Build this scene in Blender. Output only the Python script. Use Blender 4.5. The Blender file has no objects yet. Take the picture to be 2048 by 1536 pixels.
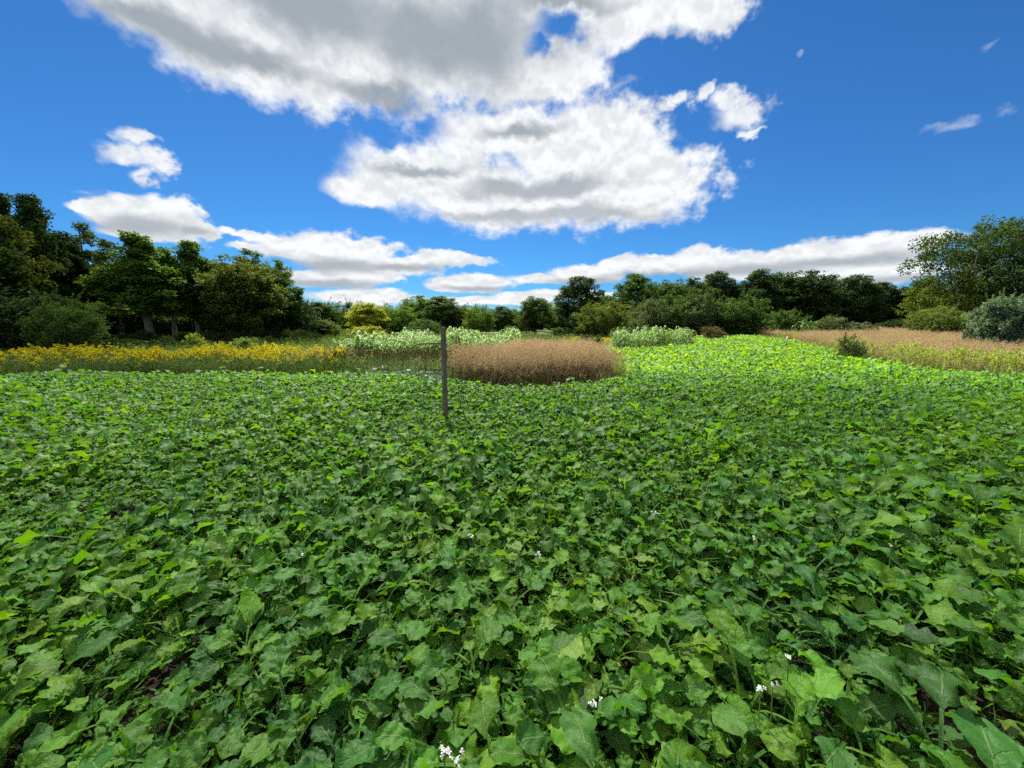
import bpy, bmesh, math, random
import numpy as np
from mathutils import Vector, Matrix, Euler

random.seed(7)
RNG = np.random.default_rng(7)
scene = bpy.context.scene
COL = scene.collection
R = math.radians

# ------------------------------------------------------------------ camera
EYE = 1.75                      # eye height in metres
PITCH = R(9.1)                  # looking slightly down
FPX = 769.0                     # focal length in pixels of the 2048 px wide photograph
cam_data = bpy.data.cameras.new('camera')
cam_data.sensor_width = 36.0
cam_data.lens = 36.0 * FPX / 2048.0
cam_data.clip_start = 0.05
cam_data.clip_end = 6000.0
cam = bpy.data.objects.new('camera', cam_data)
COL.objects.link(cam)
cam.location = (0, 0, EYE)
cam.rotation_euler = (math.pi / 2 - PITCH, 0, 0)
scene.camera = cam

SUN_EL, SUN_AZ = R(51), R(-14)  # azimuth measured from +Y towards +X
SUN_DIR = Vector((math.sin(SUN_AZ) * math.cos(SUN_EL), math.cos(SUN_AZ) * math.cos(SUN_EL), math.sin(SUN_EL)))
EXPOSURE = 2.1
vs = scene.view_settings
scene.display_settings.display_device = 'sRGB'
vs.view_transform = 'Standard'; vs.look = 'None'; vs.exposure = EXPOSURE; vs.gamma = 1.0
vs.use_curve_mapping = False
cy = scene.cycles
cy.max_bounces = 4; cy.diffuse_bounces = 2; cy.glossy_bounces = 2; cy.transmission_bounces = 4
cy.transparent_max_bounces = 12; cy.caustics_reflective = False; cy.caustics_refractive = False
cy.use_denoising = False
cy.use_adaptive_sampling = True; cy.adaptive_threshold = 0.015
cy.sample_clamp_indirect = 6.0

def ray(px, py):
    """World direction behind a pixel of the 2048 x 1536 photograph (planning aid)."""
    u, v = (px - 1024) / FPX, (768 - py) / FPX
    return Vector((u, math.cos(PITCH) + v * math.sin(PITCH), -math.sin(PITCH) + v * math.cos(PITCH)))

def azel(px, py):
    d = ray(px, py).normalized()
    return math.atan2(d.x, d.y), math.asin(d.z)

# ------------------------------------------------------------------ node helper
class NT:
    def __init__(self, tree):
        self.t = tree; self.n = tree.nodes; self.l = tree.links
        self.n.clear()
    def new(self, typ, **props):
        nd = self.n.new(typ)
        for k, v in props.items(): setattr(nd, k, v)
        return nd
    def put(self, sock, v):
        if v is None: return
        if isinstance(v, bpy.types.NodeSocket): self.l.new(v, sock)
        else: sock.default_value = v
    def math(self, op, a=None, b=None, c=None, clamp=False):
        nd = self.new('ShaderNodeMath', operation=op, use_clamp=clamp)
        for i, v in enumerate((a, b, c)): self.put(nd.inputs[i], v)
        return nd.outputs[0]
    def vec(self, op, a=None, b=None, c=None):
        nd = self.new('ShaderNodeVectorMath', operation=op)
        for i, v in enumerate((a, b, c)): self.put(nd.inputs[i], v)
        return nd.outputs['Value'] if op in ('LENGTH', 'DOT_PRODUCT', 'DISTANCE') else nd.outputs[0]
    def rng(self, v, a, b, c=0.0, d=1.0, smooth=True):
        nd = self.new('ShaderNodeMapRange', interpolation_type='SMOOTHSTEP' if smooth else 'LINEAR')
        for i, x in enumerate((v, a, b, c, d)): self.put(nd.inputs[i], x)
        return nd.outputs[0]
    def noise(self, vec, scale, detail=4.0, rough=0.5, lac=2.0, dist=0.0, out='Fac'):
        nd = self.new('ShaderNodeTexNoise')
        self.put(nd.inputs['Vector'], vec)
        nd.inputs['Scale'].default_value = scale; nd.inputs['Detail'].default_value = detail
        nd.inputs['Roughness'].default_value = rough; nd.inputs['Lacunarity'].default_value = lac
        nd.inputs['Distortion'].default_value = dist
        return nd.outputs[out]
    def mix(self, f, a, b, blend='MIX'):
        nd = self.new('ShaderNodeMix', data_type='RGBA', blend_type=blend)
        self.put(nd.inputs['Factor'], f); self.put(nd.inputs[6], a); self.put(nd.inputs[7], b)
        return nd.outputs[2]
    def sep(self, v):
        nd = self.new('ShaderNodeSeparateXYZ'); self.put(nd.inputs[0], v); return nd.outputs
    def comb(self, x=0.0, y=0.0, z=0.0):
        nd = self.new('ShaderNodeCombineXYZ')
        for i, v in enumerate((x, y, z)): self.put(nd.inputs[i], v)
        return nd.outputs[0]

# ------------------------------------------------------------------ world: clear blue sky with fair-weather cumulus
world = bpy.data.worlds.new('World'); scene.world = world; world.use_nodes = True
W = NT(world.node_tree)
out = W.new('ShaderNodeOutputWorld'); bg = W.new('ShaderNodeBackground')
W.l.new(bg.outputs[0], out.inputs[0])
bg.inputs['Strength'].default_value = 0.05
sky = W.new('ShaderNodeTexSky', sky_type='NISHITA')
sky.sun_disc = False; sky.sun_elevation = SUN_EL; sky.sun_rotation = SUN_AZ
sky.altitude = 200; sky.air_density = 1.0; sky.dust_density = 0.25; sky.ozone_density = 2.5
D = W.new('ShaderNodeTexCoord').outputs['Generated']
D = W.vec('NORMALIZE', D)
dx, dy, dz = W.sep(D)
AZ = W.math('ARCTAN2', dx, dy); EL = W.math('ARCSINE', dz)
# deep September blue
skyc = W.mix(1.0, sky.outputs[0], (0.114, 0.310, 0.510, 1), 'MULTIPLY')
# noise is read on the sphere, flattened towards the horizon as a cloud layer is
zz = W.math('MULTIPLY_ADD', W.math('LOGARITHM', W.math('ADD', W.math('ABSOLUTE', dz), 0.05), 2.718), 0.14, W.math('MULTIPLY', dz, 0.9))
P3 = W.comb(dx, dy, zz)
c1 = W.noise(P3, 6.5, 5.0, 0.58, out='Color')
c2 = W.noise(P3, 26.0, 3.0, 0.62, out='Color')
med, _, sh0 = W.sep(c1)
fine, _, fine2 = W.sep(c2)
warp = W.vec('ADD', W.vec('MULTIPLY_ADD', c1, (0.17, 0.11, 0), (-0.085, -0.055, 0)),
             W.vec('MULTIPLY_ADD', c2, (0.034, 0.03, 0), (-0.017, -0.015, 0)))
low = W.rng(EL, 0.02, 0.38, 0.22, 1.0)             # small distant clouds are less ragged
sc = W.vec('SCALE', warp); W.l.new(low, sc.node.inputs['Scale'])
Q = W.vec('ADD', W.comb(AZ, EL, 0.0), sc)

def ell(px, py, a, b):
    """distance field of one cloud lobe: centre and half axes given where the photograph shows it."""
    az, el = azel(px, py)
    az1, _ = azel(px + a, py); _, el1 = azel(px, py - b)
    sa, sb = 1 / max(1e-3, abs(az1 - az)), 1 / max(1e-3, abs(el1 - el))
    return W.vec('LENGTH', W.vec('MULTIPLY_ADD', Q, (sa, sb, 0), (-az * sa, -el * sb, 0)))

def union(lst, k=0.35):
    f = None
    for e in lst:
        d = ell(*e)
        f = d if f is None else W.math('SMOOTH_MIN', f, d, k)
    return f

high = union([(620, -90, 480, 200), (330, 10, 200, 110), (560, 110, 270, 130), (800, 90, 260, 165), (1010, 20, 260, 170),
              (1240, 10, 250, 115), (1420, -10, 90, 80), (1080, 150, 150, 80),
              (1010, 265, 150, 62), (1180, 290, 190, 92), (860, 345, 170, 80), (1050, 400, 300, 78), (1300, 370, 160, 84), (730, 375, 90, 42)])
small = union([(244, 312, 44, 24), (272, 288, 34, 20), (300, 326, 40, 26), (335, 350, 40, 20), (300, 362, 26, 14),
               (1466, 228, 52, 32), (1440, 205, 32, 22), (1345, 213, 34, 18), (1402, 192, 20, 16), (1490, 262, 24, 12)], 0.2)
lowc = union([(270, 430, 105, 42), (335, 440, 88, 48), (180, 412, 52, 18), (388, 462, 42, 24), (300, 470, 100, 22),
              (540, 474, 110, 9), (520, 494, 70, 9), (660, 498, 150, 36), (740, 528, 160, 26), (870, 520, 120, 17),
              (660, 556, 160, 20), (760, 556, 66, 14), (730, 592, 120, 18),
              (945, 566, 92, 19), (900, 572, 50, 12), (1000, 600, 120, 10), (890, 606, 60, 9),
              (1090, 556, 80, 12), (1180, 548, 100, 24), (1240, 526, 50, 14), (1310, 530, 90, 22), (1390, 514, 60, 24), (1470, 530, 130, 34),
              (1600, 515, 150, 34), (1720, 500, 120, 34), (1830, 488, 110, 28), (1700, 545, 240, 32), (1110, 590, 140, 12)], 0.2)
holes = union([(1118, 60, 64, 36), (1078, 92, 34, 22), (772, 272, 60, 22)], 0.2)
wisp = union([(1882, 256, 46, 11), (1995, 97, 34, 12), (2015, 218, 34, 8), (180, 378, 34, 8), (1610, 107, 12, 6), (1215, 182, 70, 13)], 0.2)

nz = W.math('ADD', W.math('MULTIPLY_ADD', fine, 0.48, -0.24), W.math('MULTIPLY_ADD', med, 0.5, -0.25))
f_high = W.math('ADD', high, nz)
hole_in = W.rng(W.math('ADD', holes, W.math('MULTIPLY', nz, 2.4)), 1.45, 0.15)
f_small = W.math('ADD', small, W.math('MULTIPLY', nz, 2.0))
f_low = W.math('ADD', lowc, W.math('MULTIPLY', nz, 1.25))
a_high = W.math('MULTIPLY', W.rng(f_high, 1.10, 0.66), W.math('SUBTRACT', 1.0, hole_in))
a_small = W.math('MULTIPLY', W.rng(f_small, 1.2, 0.35), 0.93)
a_low = W.rng(f_low, 1.08, 0.72)
a_wisp = W.math('MULTIPLY', W.rng(W.math('ADD', wisp, W.math('MULTIPLY', nz, 2.5)), 1.3, -0.2), 0.30)
# the same kind of broken cumulus goes on round the rest of the sky
far_n = W.math('ADD', W.noise(P3, 2.3, 2.0, 0.5), W.math('MULTIPLY', nz, 0.3))
outside = W.math('MAXIMUM', W.rng(W.math('ABSOLUTE', AZ), R(58), R(80)), W.rng(EL, R(46), R(60)))
a_rest = W.math('MULTIPLY', W.rng(far_n, 0.50, 0.56), outside)
a_rest = W.math('MULTIPLY', a_rest, W.rng(EL, 0.01, 0.1))
haze = W.rng(EL, R(5.5), R(-0.5), 0.0, 0.8)          # milky air low over the horizon
alpha = W.math('MAXIMUM', W.math('MAXIMUM', a_high, a_small), W.math('MAXIMUM', W.math('MAXIMUM', a_low, a_wisp), a_rest))

# grey undersides where the cloud is thick
core = union([(330, 55, 190, 50), (500, 120, 150, 40), (640, 20, 200, 90), (880, 70, 220, 110), (760, 190, 110, 26), (1120, 0, 130, 26),
              (1030, 262, 90, 20), (860, 340, 90, 16), (1050, 378, 170, 22), (1180, 432, 170, 17), (990, 436, 120, 11)], 0.4)
core_low = union([(290, 456, 90, 20), (385, 468, 28, 12), (640, 528, 140, 16), (800, 532, 110, 9), (640, 566, 120, 9), (950, 576, 70, 6),
                  (1330, 550, 150, 9), (1500, 540, 150, 12), (1680, 522, 170, 12), (1700, 562, 200, 9), (1180, 562, 90, 8)], 0.3)
sh_n = W.math('MULTIPLY_ADD', sh0, 1.8, -0.9)
g_high = W.rng(W.math('ADD', core, sh_n), 1.5, 0.3)
g_low = W.math('MULTIPLY', W.rng(W.math('ADD', core_low, W.math('MULTIPLY', sh_n, 0.5)), 1.7, 0.3), 0.85)
g_rest = W.math('MULTIPLY', W.rng(far_n, 0.56, 0.68), outside)
g_high = W.math('MULTIPLY', g_high, W.rng(EL, R(12), R(24), 0.72, 1.0))
grey = W.math('MAXIMUM', W.math('MAXIMUM', g_high, g_low), g_rest)
# sunlit billows: relief read as the change of the cloud noise towards the sun
P3s = W.vec('ADD', P3, (0.0, 0.0, 0.020))
bn1 = W.noise(P3, 15.0, 3.0, 0.6); bn2 = W.noise(P3s, 15.0, 3.0, 0.6)
bill = W.rng(W.math('SUBTRACT', bn1, bn2), -0.13, 0.10)
CL_WHITE, CL_GREY = (4.55, 4.65, 4.75, 1), (1.58, 1.80, 2.02, 1)
cl = W.mix(W.math('MULTIPLY', grey, 0.95), CL_WHITE, CL_GREY)
cl = W.mix(W.math('MULTIPLY_ADD', bill, -0.33, 0.33), cl, (1.95, 2.15, 2.36, 1))
skyc = W.mix(W.math('MULTIPLY', haze, 0.55), skyc, (2.4, 2.9, 3.35, 1))
skyc = W.mix(alpha, skyc, cl)
W.l.new(skyc, bg.inputs['Color'])
world.cycles.sampling_method = 'MANUAL'; world.cycles.sample_map_resolution = 1024

# ------------------------------------------------------------------ sun
sun_data = bpy.data.lights.new('sun', 'SUN')
sun_data.energy = 5.0; sun_data.angle = R(0.53); sun_data.color = (1.0, 0.95, 0.86)
sun = bpy.data.objects.new('sun', sun_data); COL.objects.link(sun)
sun.rotation_euler = (-SUN_DIR).to_track_quat('-Z', 'Y').to_euler()

# ------------------------------------------------------------------ helpers
def smooth(a, b, x):
    t = np.clip((np.asarray(x, float) - a) / (b - a), 0, 1)
    return t * t * (3 - 2 * t)

def gz(x, y):
    """height of the land: level under the crop, rising a little towards the trees beyond its far right side."""
    x = np.asarray(x, float); y = np.asarray(y, float)
    side = smooth(0.25, 0.9, x / np.maximum(y, 1.0))
    back = np.clip(y - 13, 0, 60)
    return side * back * 0.017 - smooth(-0.1, -0.6, x / np.maximum(y, 1.0)) * np.clip(y - 16, 0, 40) * 0.004 \
        + 0.03 * np.sin(x * 0.7 + 1) * np.sin(y * 0.5)

def on_plane(px, py, z=0.33):
    d = ray(px, py); t = (z - EYE) / d.z
    return d.x * t, d.y * t

def at_depth(px, py, y):
    d = ray(px, py); t = y / d.y
    return d.x * t, EYE + d.z * t

def in_poly(pts, poly):
    x, y = pts[:, 0], pts[:, 1]; ins = np.zeros(len(pts), bool)
    n = len(poly)
    for i in range(n):
        x0, y0 = poly[i]; x1, y1 = poly[(i + 1) % n]
        if y0 == y1: continue
        c = ((y0 > y) != (y1 > y)) & (x < (x1 - x0) * (y - y0) / (y1 - y0) + x0)
        ins ^= c
    return ins

def mesh_of(name, V, F, uv=None, attrs=None, smooth_shade=True, mats=(), fmat=None):
    """V (n,3) vertices; F list/array of quads or tris; uv per vertex; attrs: float per vertex."""
    me = bpy.data.meshes.new(name)
    V = np.asarray(V, np.float32)
    if isinstance(F, np.ndarray):
        k = F.shape[1]; nf = len(F)
        me.vertices.add(len(V)); me.vertices.foreach_set('co', V.ravel())
        me.loops.add(nf * k); me.loops.foreach_set('vertex_index', F.astype(np.int32).ravel())
        me.polygons.add(nf); me.polygons.foreach_set('loop_start', np.arange(0, nf * k, k, dtype=np.int32))
        me.update(calc_edges=True)
    else:
        me.from_pydata([tuple(map(float, v)) for v in V], [], F)
    if smooth_shade: me.polygons.foreach_set('use_smooth', np.ones(len(me.polygons), bool))
    if uv is not None:
        idx = np.empty(len(me.loops), np.int32); me.loops.foreach_get('vertex_index', idx)
        me.uv_layers.new(name='UVMap').data.foreach_set('uv', np.asarray(uv, np.float32)[idx].ravel())
    for k, v in (attrs or {}).items():
        me.attributes.new(k, 'FLOAT', 'POINT').data.foreach_set('value', np.asarray(v, np.float32))
    for m in mats: me.materials.append(m)
    if fmat is not None: me.polygons.foreach_set('material_index', np.asarray(fmat, np.int32))
    me.update()
    return me

class Geo:
    """collects pieces of geometry that become one mesh."""
    def __init__(self): self.V, self.F, self.U, self.A, self.M = [], [], [], [], []; self.n = 0
    def add(self, V, F, uv=None, a=0.0, m=0):
        V = np.asarray(V, float); F = np.asarray(F, int)
        self.V.append(V); self.F.append(F + self.n); self.n += len(V)
        self.U.append(np.zeros((len(V), 2)) if uv is None else np.asarray(uv, float))
        self.A.append(np.full(len(V), a) if np.isscalar(a) else np.asarray(a, float)); self.M.append(np.full(len(F), m))
    def build(self, name, mats, smooth_shade=True):
        return mesh_of(name, np.vstack(self.V), np.vstack(self.F), np.vstack(self.U), {'shade': np.concatenate(self.A)},
                       smooth_shade, mats, np.concatenate(self.M))

def grid_faces(r, c):
    i = np.arange(r - 1)[:, None] * c + np.arange(c - 1)[None, :]
    return np.stack([i, i + 1, i + c + 1, i + c], -1).reshape(-1, 4)

def tube(path, rad, seg=6):
    """tapered tube along a path; quads, closed at the tip by its taper."""
    path = np.asarray(path, float); n = len(path); rad = np.broadcast_to(np.asarray(rad, float), (n,))
    tg = np.gradient(path, axis=0); tg /= np.linalg.norm(tg, axis=1)[:, None] + 1e-9
    ref = np.where(np.abs(tg[:, 2:3]) > 0.9, np.array([[1.0, 0, 0]]), np.array([[0, 0, 1.0]]))
    s = np.cross(tg, ref); s /= np.linalg.norm(s, axis=1)[:, None] + 1e-9
    u = np.cross(s, tg)
    a = np.linspace(0, 2 * np.pi, seg + 1)
    V = path[:, None] + rad[:, None, None] * (np.cos(a)[None, :, None] * s[:, None] + np.sin(a)[None, :, None] * u[:, None])
    uv = np.stack(np.broadcast_arrays(a[None, :] / (2 * np.pi), np.linspace(0, 1, n)[:, None]), -1)
    return V.reshape(-1, 3), grid_faces(n, seg + 1), uv.reshape(-1, 2)

def strip(path, width, side, fold=0.0):
    """flat blade of two columns along a path, side = unit vector across."""
    path = np.asarray(path, float); n = len(path); w = np.asarray(width, float)[:, None] * 0.5
    L = path - w * side; Rr = path + w * side
    V = np.stack([L, Rr], 1).reshape(-1, 3)
    uv = np.stack(np.broadcast_arrays(np.array([[-1.0, 1.0]]), np.linspace(0, 1, n)[:, None]), -1).reshape(-1, 2)
    return V, grid_faces(n, 2), uv

def tag(o, label=None, category=None, group=None, kind=None):
    for k, v in (('label', label), ('category', category), ('group', group), ('kind', kind)):
        if v: o[k] = v
    return o

def obj(name, me, parent=None, loc=None, color=None):
    o = bpy.data.objects.new(name, me); COL.objects.link(o)
    if parent is not None: o.parent = parent
    if loc is not None: o.location = loc
    if color is not None: o.color = (*color, 1.0)
    return o

def empty(name, loc, rz=0.0):
    o = bpy.data.objects.new(name, None); COL.objects.link(o)
    o.location = loc; o.rotation_euler = (0, 0, rz); o.empty_display_size = 0.2
    return o

# ------------------------------------------------------------------ materials
def material(name):
    m = bpy.data.materials.new(name); m.use_nodes = True
    T = NT(m.node_tree); o = T.new('ShaderNodeOutputMaterial')
    return m, T, o

def leafy(name, base, translucent=0.35, rough=0.55, spec=0.3, veins=False, use_obj_color=False, hue_spread=0.06, val=(0.7, 1.3),
          tint=(1.5, 1.35, 0.45)):
    """leaf or blade material: colour varies from plant to plant and piece to piece; light passes through the blade."""
    m, T, o = material(name)
    oi = T.new('ShaderNodeObjectInfo')
    at = T.new('ShaderNodeAttribute', attribute_name='shade')
    rnd = T.math('FRACT', T.math('ADD', oi.outputs['Random'], at.outputs['Fac']))
    rnd2 = T.math('FRACT', T.math('MULTIPLY', rnd, 7.31))
    # neighbouring plants are alike: whole patches are paler or darker than others
    patch = T.noise(T.vec('ADD', oi.outputs['Location'], (31.7, 12.3, 0.0)), 0.55, 2.0, 0.6)
    mixr = T.math('ADD', T.math('MULTIPLY', rnd, 0.72), T.rng(patch, 0.3, 0.7, -0.08, 0.36, smooth=False), clamp=True)
    if isinstance(base, list):
        rp = T.new('ShaderNodeValToRGB'); T.l.new(mixr, rp.inputs[0])
        el = rp.color_ramp.elements
        while len(el) < len(base): el.new(0.5)
        for i, (p, c) in enumerate(base): el[i].position = p; el[i].color = (*c, 1)
        col = rp.outputs[0]
    elif use_obj_color: col = oi.outputs['Color']
    else:
        col = T.new('ShaderNodeRGB').outputs[0]; col.default_value = (*base, 1)
    hsv = T.new('ShaderNodeHueSaturation'); T.l.new(col, hsv.inputs['Color'])
    T.l.new(T.math('MULTIPLY_ADD', rnd2, hue_spread, 0.5 - hue_spread / 2), hsv.inputs['Hue'])
    T.l.new(T.rng(T.math('FRACT', T.math('MULTIPLY', rnd, 13.7)), 0, 1, val[0], val[1], smooth=False), hsv.inputs['Value'])
    col = hsv.outputs[0]
    pb = T.new('ShaderNodeBsdfPrincipled')
    if veins:
        uv = T.new('ShaderNodeTexCoord').outputs['UV']; u, v, _ = T.sep(uv)
        au = T.math('ABSOLUTE', u)
        geo = T.new('ShaderNodeTexCoord').outputs['Object']
        nz_ = T.noise(geo, 46.0, 3.0, 0.6)
        # pale midrib and side veins that leave it at an angle
        mid = T.rng(au, 0.075, 0.02)
        ph = T.math('ADD', T.math('MULTIPLY', T.math('SUBTRACT', v, T.math('MULTIPLY', au, 0.16)), 34.0), T.math('MULTIPLY', nz_, 2.2))
        side = T.math('MULTIPLY', T.rng(T.math('COSINE', ph), 0.90, 1.0), T.rng(au, 1.0, 0.1))
        vein = T.math('MAXIMUM', mid, T.math('MULTIPLY', side, 0.5))
        col = T.mix(T.math('MULTIPLY', T.rng(nz_, 0.35, 0.7), 0.22), col, T.mix(1.0, col, (0.62, 0.66, 0.6, 1), 'MULTIPLY'))
        # a few nibbled or ageing spots
        sp = T.rng(T.noise(geo, 24.0, 2.0, 0.5), 0.72, 0.78)
        col = T.mix(T.math('MULTIPLY', sp, 0.5), col, (0.17, 0.17, 0.04, 1))
        col = T.mix(T.math('MULTIPLY', vein, 0.46), col, (0.20, 0.29, 0.12, 1))
        bp = T.new('ShaderNodeBump'); bp.inputs['Strength'].default_value = 0.8; bp.inputs['Distance'].default_value = 0.010
        h = T.math('ADD', T.math('MULTIPLY', nz_, 0.9), T.math('ADD', T.math('MULTIPLY', side, -0.6), T.math('MULTIPLY', mid, 0.25)))
        T.l.new(h, bp.inputs['Height']); T.l.new(bp.outputs[0], pb.inputs['Normal'])
    T.l.new(col, pb.inputs['Base Color'])
    pb.inputs['Roughness'].default_value = rough
    pb.inputs['Specular IOR Level'].default_value = spec
    tr = T.new('ShaderNodeBsdfTranslucent')
    T.l.new(T.mix(1.0, col, (*tint, 1), 'MULTIPLY'), tr.inputs['Color'])
    mx = T.new('ShaderNodeMixShader'); mx.inputs[0].default_value = translucent
    T.l.new(pb.outputs[0], mx.inputs[1]); T.l.new(tr.outputs[0], mx.inputs[2])
    T.l.new(mx.outputs[0], o.inputs[0])
    return m

RADISH = [(0.0, (0.037, 0.118, 0.028)), (0.3, (0.054, 0.158, 0.024)), (0.62, (0.075, 0.196, 0.018)), (0.9, (0.112, 0.235, 0.016)), (1.0, (0.145, 0.25, 0.05))]
M_LEAF = leafy('radish_leaf', RADISH, 0.44, 0.48, 0.18, veins=True, hue_spread=0.022, val=(0.68, 1.2), tint=(1.55, 1.5, 0.2))
M_LEAF_FAR = leafy('radish_leaf_plain', RADISH, 0.48, 0.55, 0.10, hue_spread=0.022, val=(0.72, 1.2), tint=(2.15, 1.5, 0.2))
M_FOLIAGE = leafy('tree_leaves', None, 0.30, 0.8, 0.05, use_obj_color=True, hue_spread=0.07, val=(0.6, 1.35), tint=(1.6, 1.5, 0.4))
M_SWITCH = leafy('switchgrass_blade', [(0.0, (0.045, 0.030, 0.016)), (0.35, (0.075, 0.055, 0.028)), (0.7, (0.13, 0.100, 0.052)), (1.0, (0.27, 0.22, 0.12))], 0.30, 0.6, 0.2, tint=(1.1, 0.9, 0.7))
M_PANICLE = leafy('switchgrass_seed', [(0.0, (0.20, 0.155, 0.085)), (0.6, (0.285, 0.232, 0.130)), (1.0, (0.37, 0.315, 0.18))], 0.40, 0.6, 0.1, tint=(1.1, 0.9, 0.7))
M_TAN = leafy('tan_grass_blade', [(0.0, (0.15, 0.105, 0.055)), (0.6, (0.23, 0.18, 0.09)), (1.0, (0.17, 0.18, 0.06))], 0.35, 0.6, 0.15, tint=(1.1, 0.95, 0.7))
M_GREEN = leafy('weed_blade', [(0.0, (0.028, 0.062, 0.020)), (0.6, (0.046, 0.088, 0.026)), (1.0, (0.085, 0.115, 0.038))], 0.35, 0.75, 0.05)
M_LIME = leafy('young_goldenrod_leaf', [(0.0, (0.11, 0.16, 0.03)), (0.6, (0.19, 0.25, 0.05)), (1.0, (0.27, 0.30, 0.08))], 0.4, 0.55, 0.2)
M_GOLD = leafy('goldenrod_bloom', [(0.0, (0.29, 0.255, 0.004)), (0.6, (0.37, 0.34, 0.004)), (1.0, (0.42, 0.40, 0.010))], 0.35, 0.7, 0.1, hue_spread=0.02, tint=(1.1, 1.0, 0.4))
M_SORGHUM = leafy('sorghum_blade', [(0.0, (0.075, 0.155, 0.04)), (0.6, (0.115, 0.21, 0.06)), (1.0, (0.15, 0.25, 0.08))], 0.30, 0.6, 0.12)
M_MILLET = leafy('millet_head', [(0.0, (0.09, 0.075, 0.025)), (0.6, (0.14, 0.12, 0.035)), (1.0, (0.20, 0.18, 0.05))], 0.15, 0.8, 0.1, hue_spread=0.03)
M_KALE = leafy('kale_leaf', [(0.0, (0.035, 0.075, 0.045)), (1.0, (0.06, 0.105, 0.075))], 0.2, 0.7, 0.08, tint=(1.2, 1.2, 0.5))

def plain(name, c1, c2, scale, rough=0.85, bump=0.4, stretch=(1, 1, 1), detail=6):
    m, T, o = material(name)
    co = T.vec('MULTIPLY', T.new('ShaderNodeTexCoord').outputs['Object'], stretch)
    n = T.noise(co, scale, detail, 0.65)
    pb = T.new('ShaderNodeBsdfPrincipled'); pb.inputs['Roughness'].default_value = rough
    pb.inputs['Specular IOR Level'].default_value = 0.25
    T.l.new(T.mix(T.rng(n, 0.3, 0.7), (*c1, 1), (*c2, 1)), pb.inputs['Base Color'])
    bp = T.new('ShaderNodeBump'); bp.inputs['Strength'].default_value = bump; bp.inputs['Distance'].default_value = 0.02
    T.l.new(n, bp.inputs['Height']); T.l.new(bp.outputs[0], pb.inputs['Normal'])
    T.l.new(pb.outputs[0], o.inputs[0])
    return m

M_BARK = plain('bark', (0.045, 0.036, 0.028), (0.12, 0.10, 0.08), 6.0, stretch=(4, 4, 0.6))
M_PALE_BARK = plain('pale_bark', (0.10, 0.085, 0.065), (0.22, 0.19, 0.15), 6.0, stretch=(4, 4, 0.6))
M_WOOD = plain('weathered_post_wood', (0.062, 0.048, 0.034), (0.20, 0.165, 0.125), 7.0, stretch=(9, 9, 0.55), bump=0.8)
M_ENDGRAIN = plain('post_end_grain', (0.09, 0.078, 0.06), (0.17, 0.15, 0.12), 40.0)
M_TWIG = plain('dry_twig', (0.045, 0.035, 0.026), (0.12, 0.10, 0.08), 20.0)
M_STEEL = plain('painted_stake_steel', (0.03, 0.05, 0.04), (0.055, 0.075, 0.06), 30.0, rough=0.5, bump=0.1)
M_WHITE = plain('white_paint', (0.66, 0.66, 0.62), (0.8, 0.8, 0.78), 12.0, rough=0.5, bump=0.1)
M_PETAL = leafy('white_petal', [(0.0, (0.72, 0.74, 0.70)), (1.0, (0.82, 0.82, 0.80))], 0.4, 0.6, 0.2, hue_spread=0.0, val=(0.9, 1.05), tint=(1, 1, 0.95))
M_STEM = leafy('green_stem', [(0.0, (0.10, 0.16, 0.05)), (1.0, (0.16, 0.22, 0.08))], 0.15)
M_DRY = leafy('dry_stalk', [(0.0, (0.04, 0.03, 0.02)), (1.0, (0.13, 0.09, 0.05))], 0.05, 0.8, 0.1)

def ground_material():
    m, T, o = material('field_soil')
    co = T.new('ShaderNodeTexCoord').outputs['Object']
    n1 = T.noise(co, 0.35, 5, 0.6); n2 = T.noise(co, 14.0, 6, 0.7); n3 = T.noise(co, 55.0, 3, 0.6)
    soil = T.mix(T.rng(n2, 0.3, 0.7), (0.011, 0.008, 0.006, 1), (0.038, 0.028, 0.020, 1))
    soil = T.mix(T.math('MULTIPLY', T.rng(n3, 0.64, 0.74), 0.6), soil, (0.085, 0.066, 0.044, 1))      # straw and crumbs
    turf = T.mix(T.rng(n2, 0.3, 0.7), (0.040, 0.060, 0.018, 1), (0.11, 0.11, 0.045, 1))
    x, y, _ = T.sep(co)
    # bare tilled soil under the crop, rough turf beyond it
    edge = T.rng(T.math('ADD', y, T.math('MULTIPLY', n1, 6.0)), 13.0, 16.0)
    col = T.mix(edge, soil, turf)
    pb = T.new('ShaderNodeBsdfPrincipled'); pb.inputs['Roughness'].default_value = 0.95; pb.inputs['Specular IOR Level'].default_value = 0.1
    bp = T.new('ShaderNodeBump'); bp.inputs['Strength'].default_value = 0.9; bp.inputs['Distance'].default_value = 0.03
    T.l.new(T.math('ADD', n2, T.math('MULTIPLY', n3, 0.5)), bp.inputs['Height']); T.l.new(bp.outputs[0], pb.inputs['Normal'])
    T.l.new(col, pb.inputs['Base Color']); T.l.new(pb.outputs[0], o.inputs[0])
    return m

# ------------------------------------------------------------------ ground: one sheet out to the horizon
def build_ground():
    c = np.concatenate([-np.geomspace(3000, 60, 14), np.linspace(-55, 55, 89), np.geomspace(60, 3000, 14)])
    X, Y = np.meshgrid(c, c); Z = gz(X, Y) * smooth(2500, 150, np.hypot(X, Y))
    V = np.stack([X, Y, Z], -1).reshape(-1, 3); n = len(c)
    o = obj('ground', mesh_of('ground', V, grid_faces(n, n), mats=[ground_material()]))
    tag(o, 'dark soil and rough turf under the crops and trees', None, None, 'structure')
build_ground()

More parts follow.
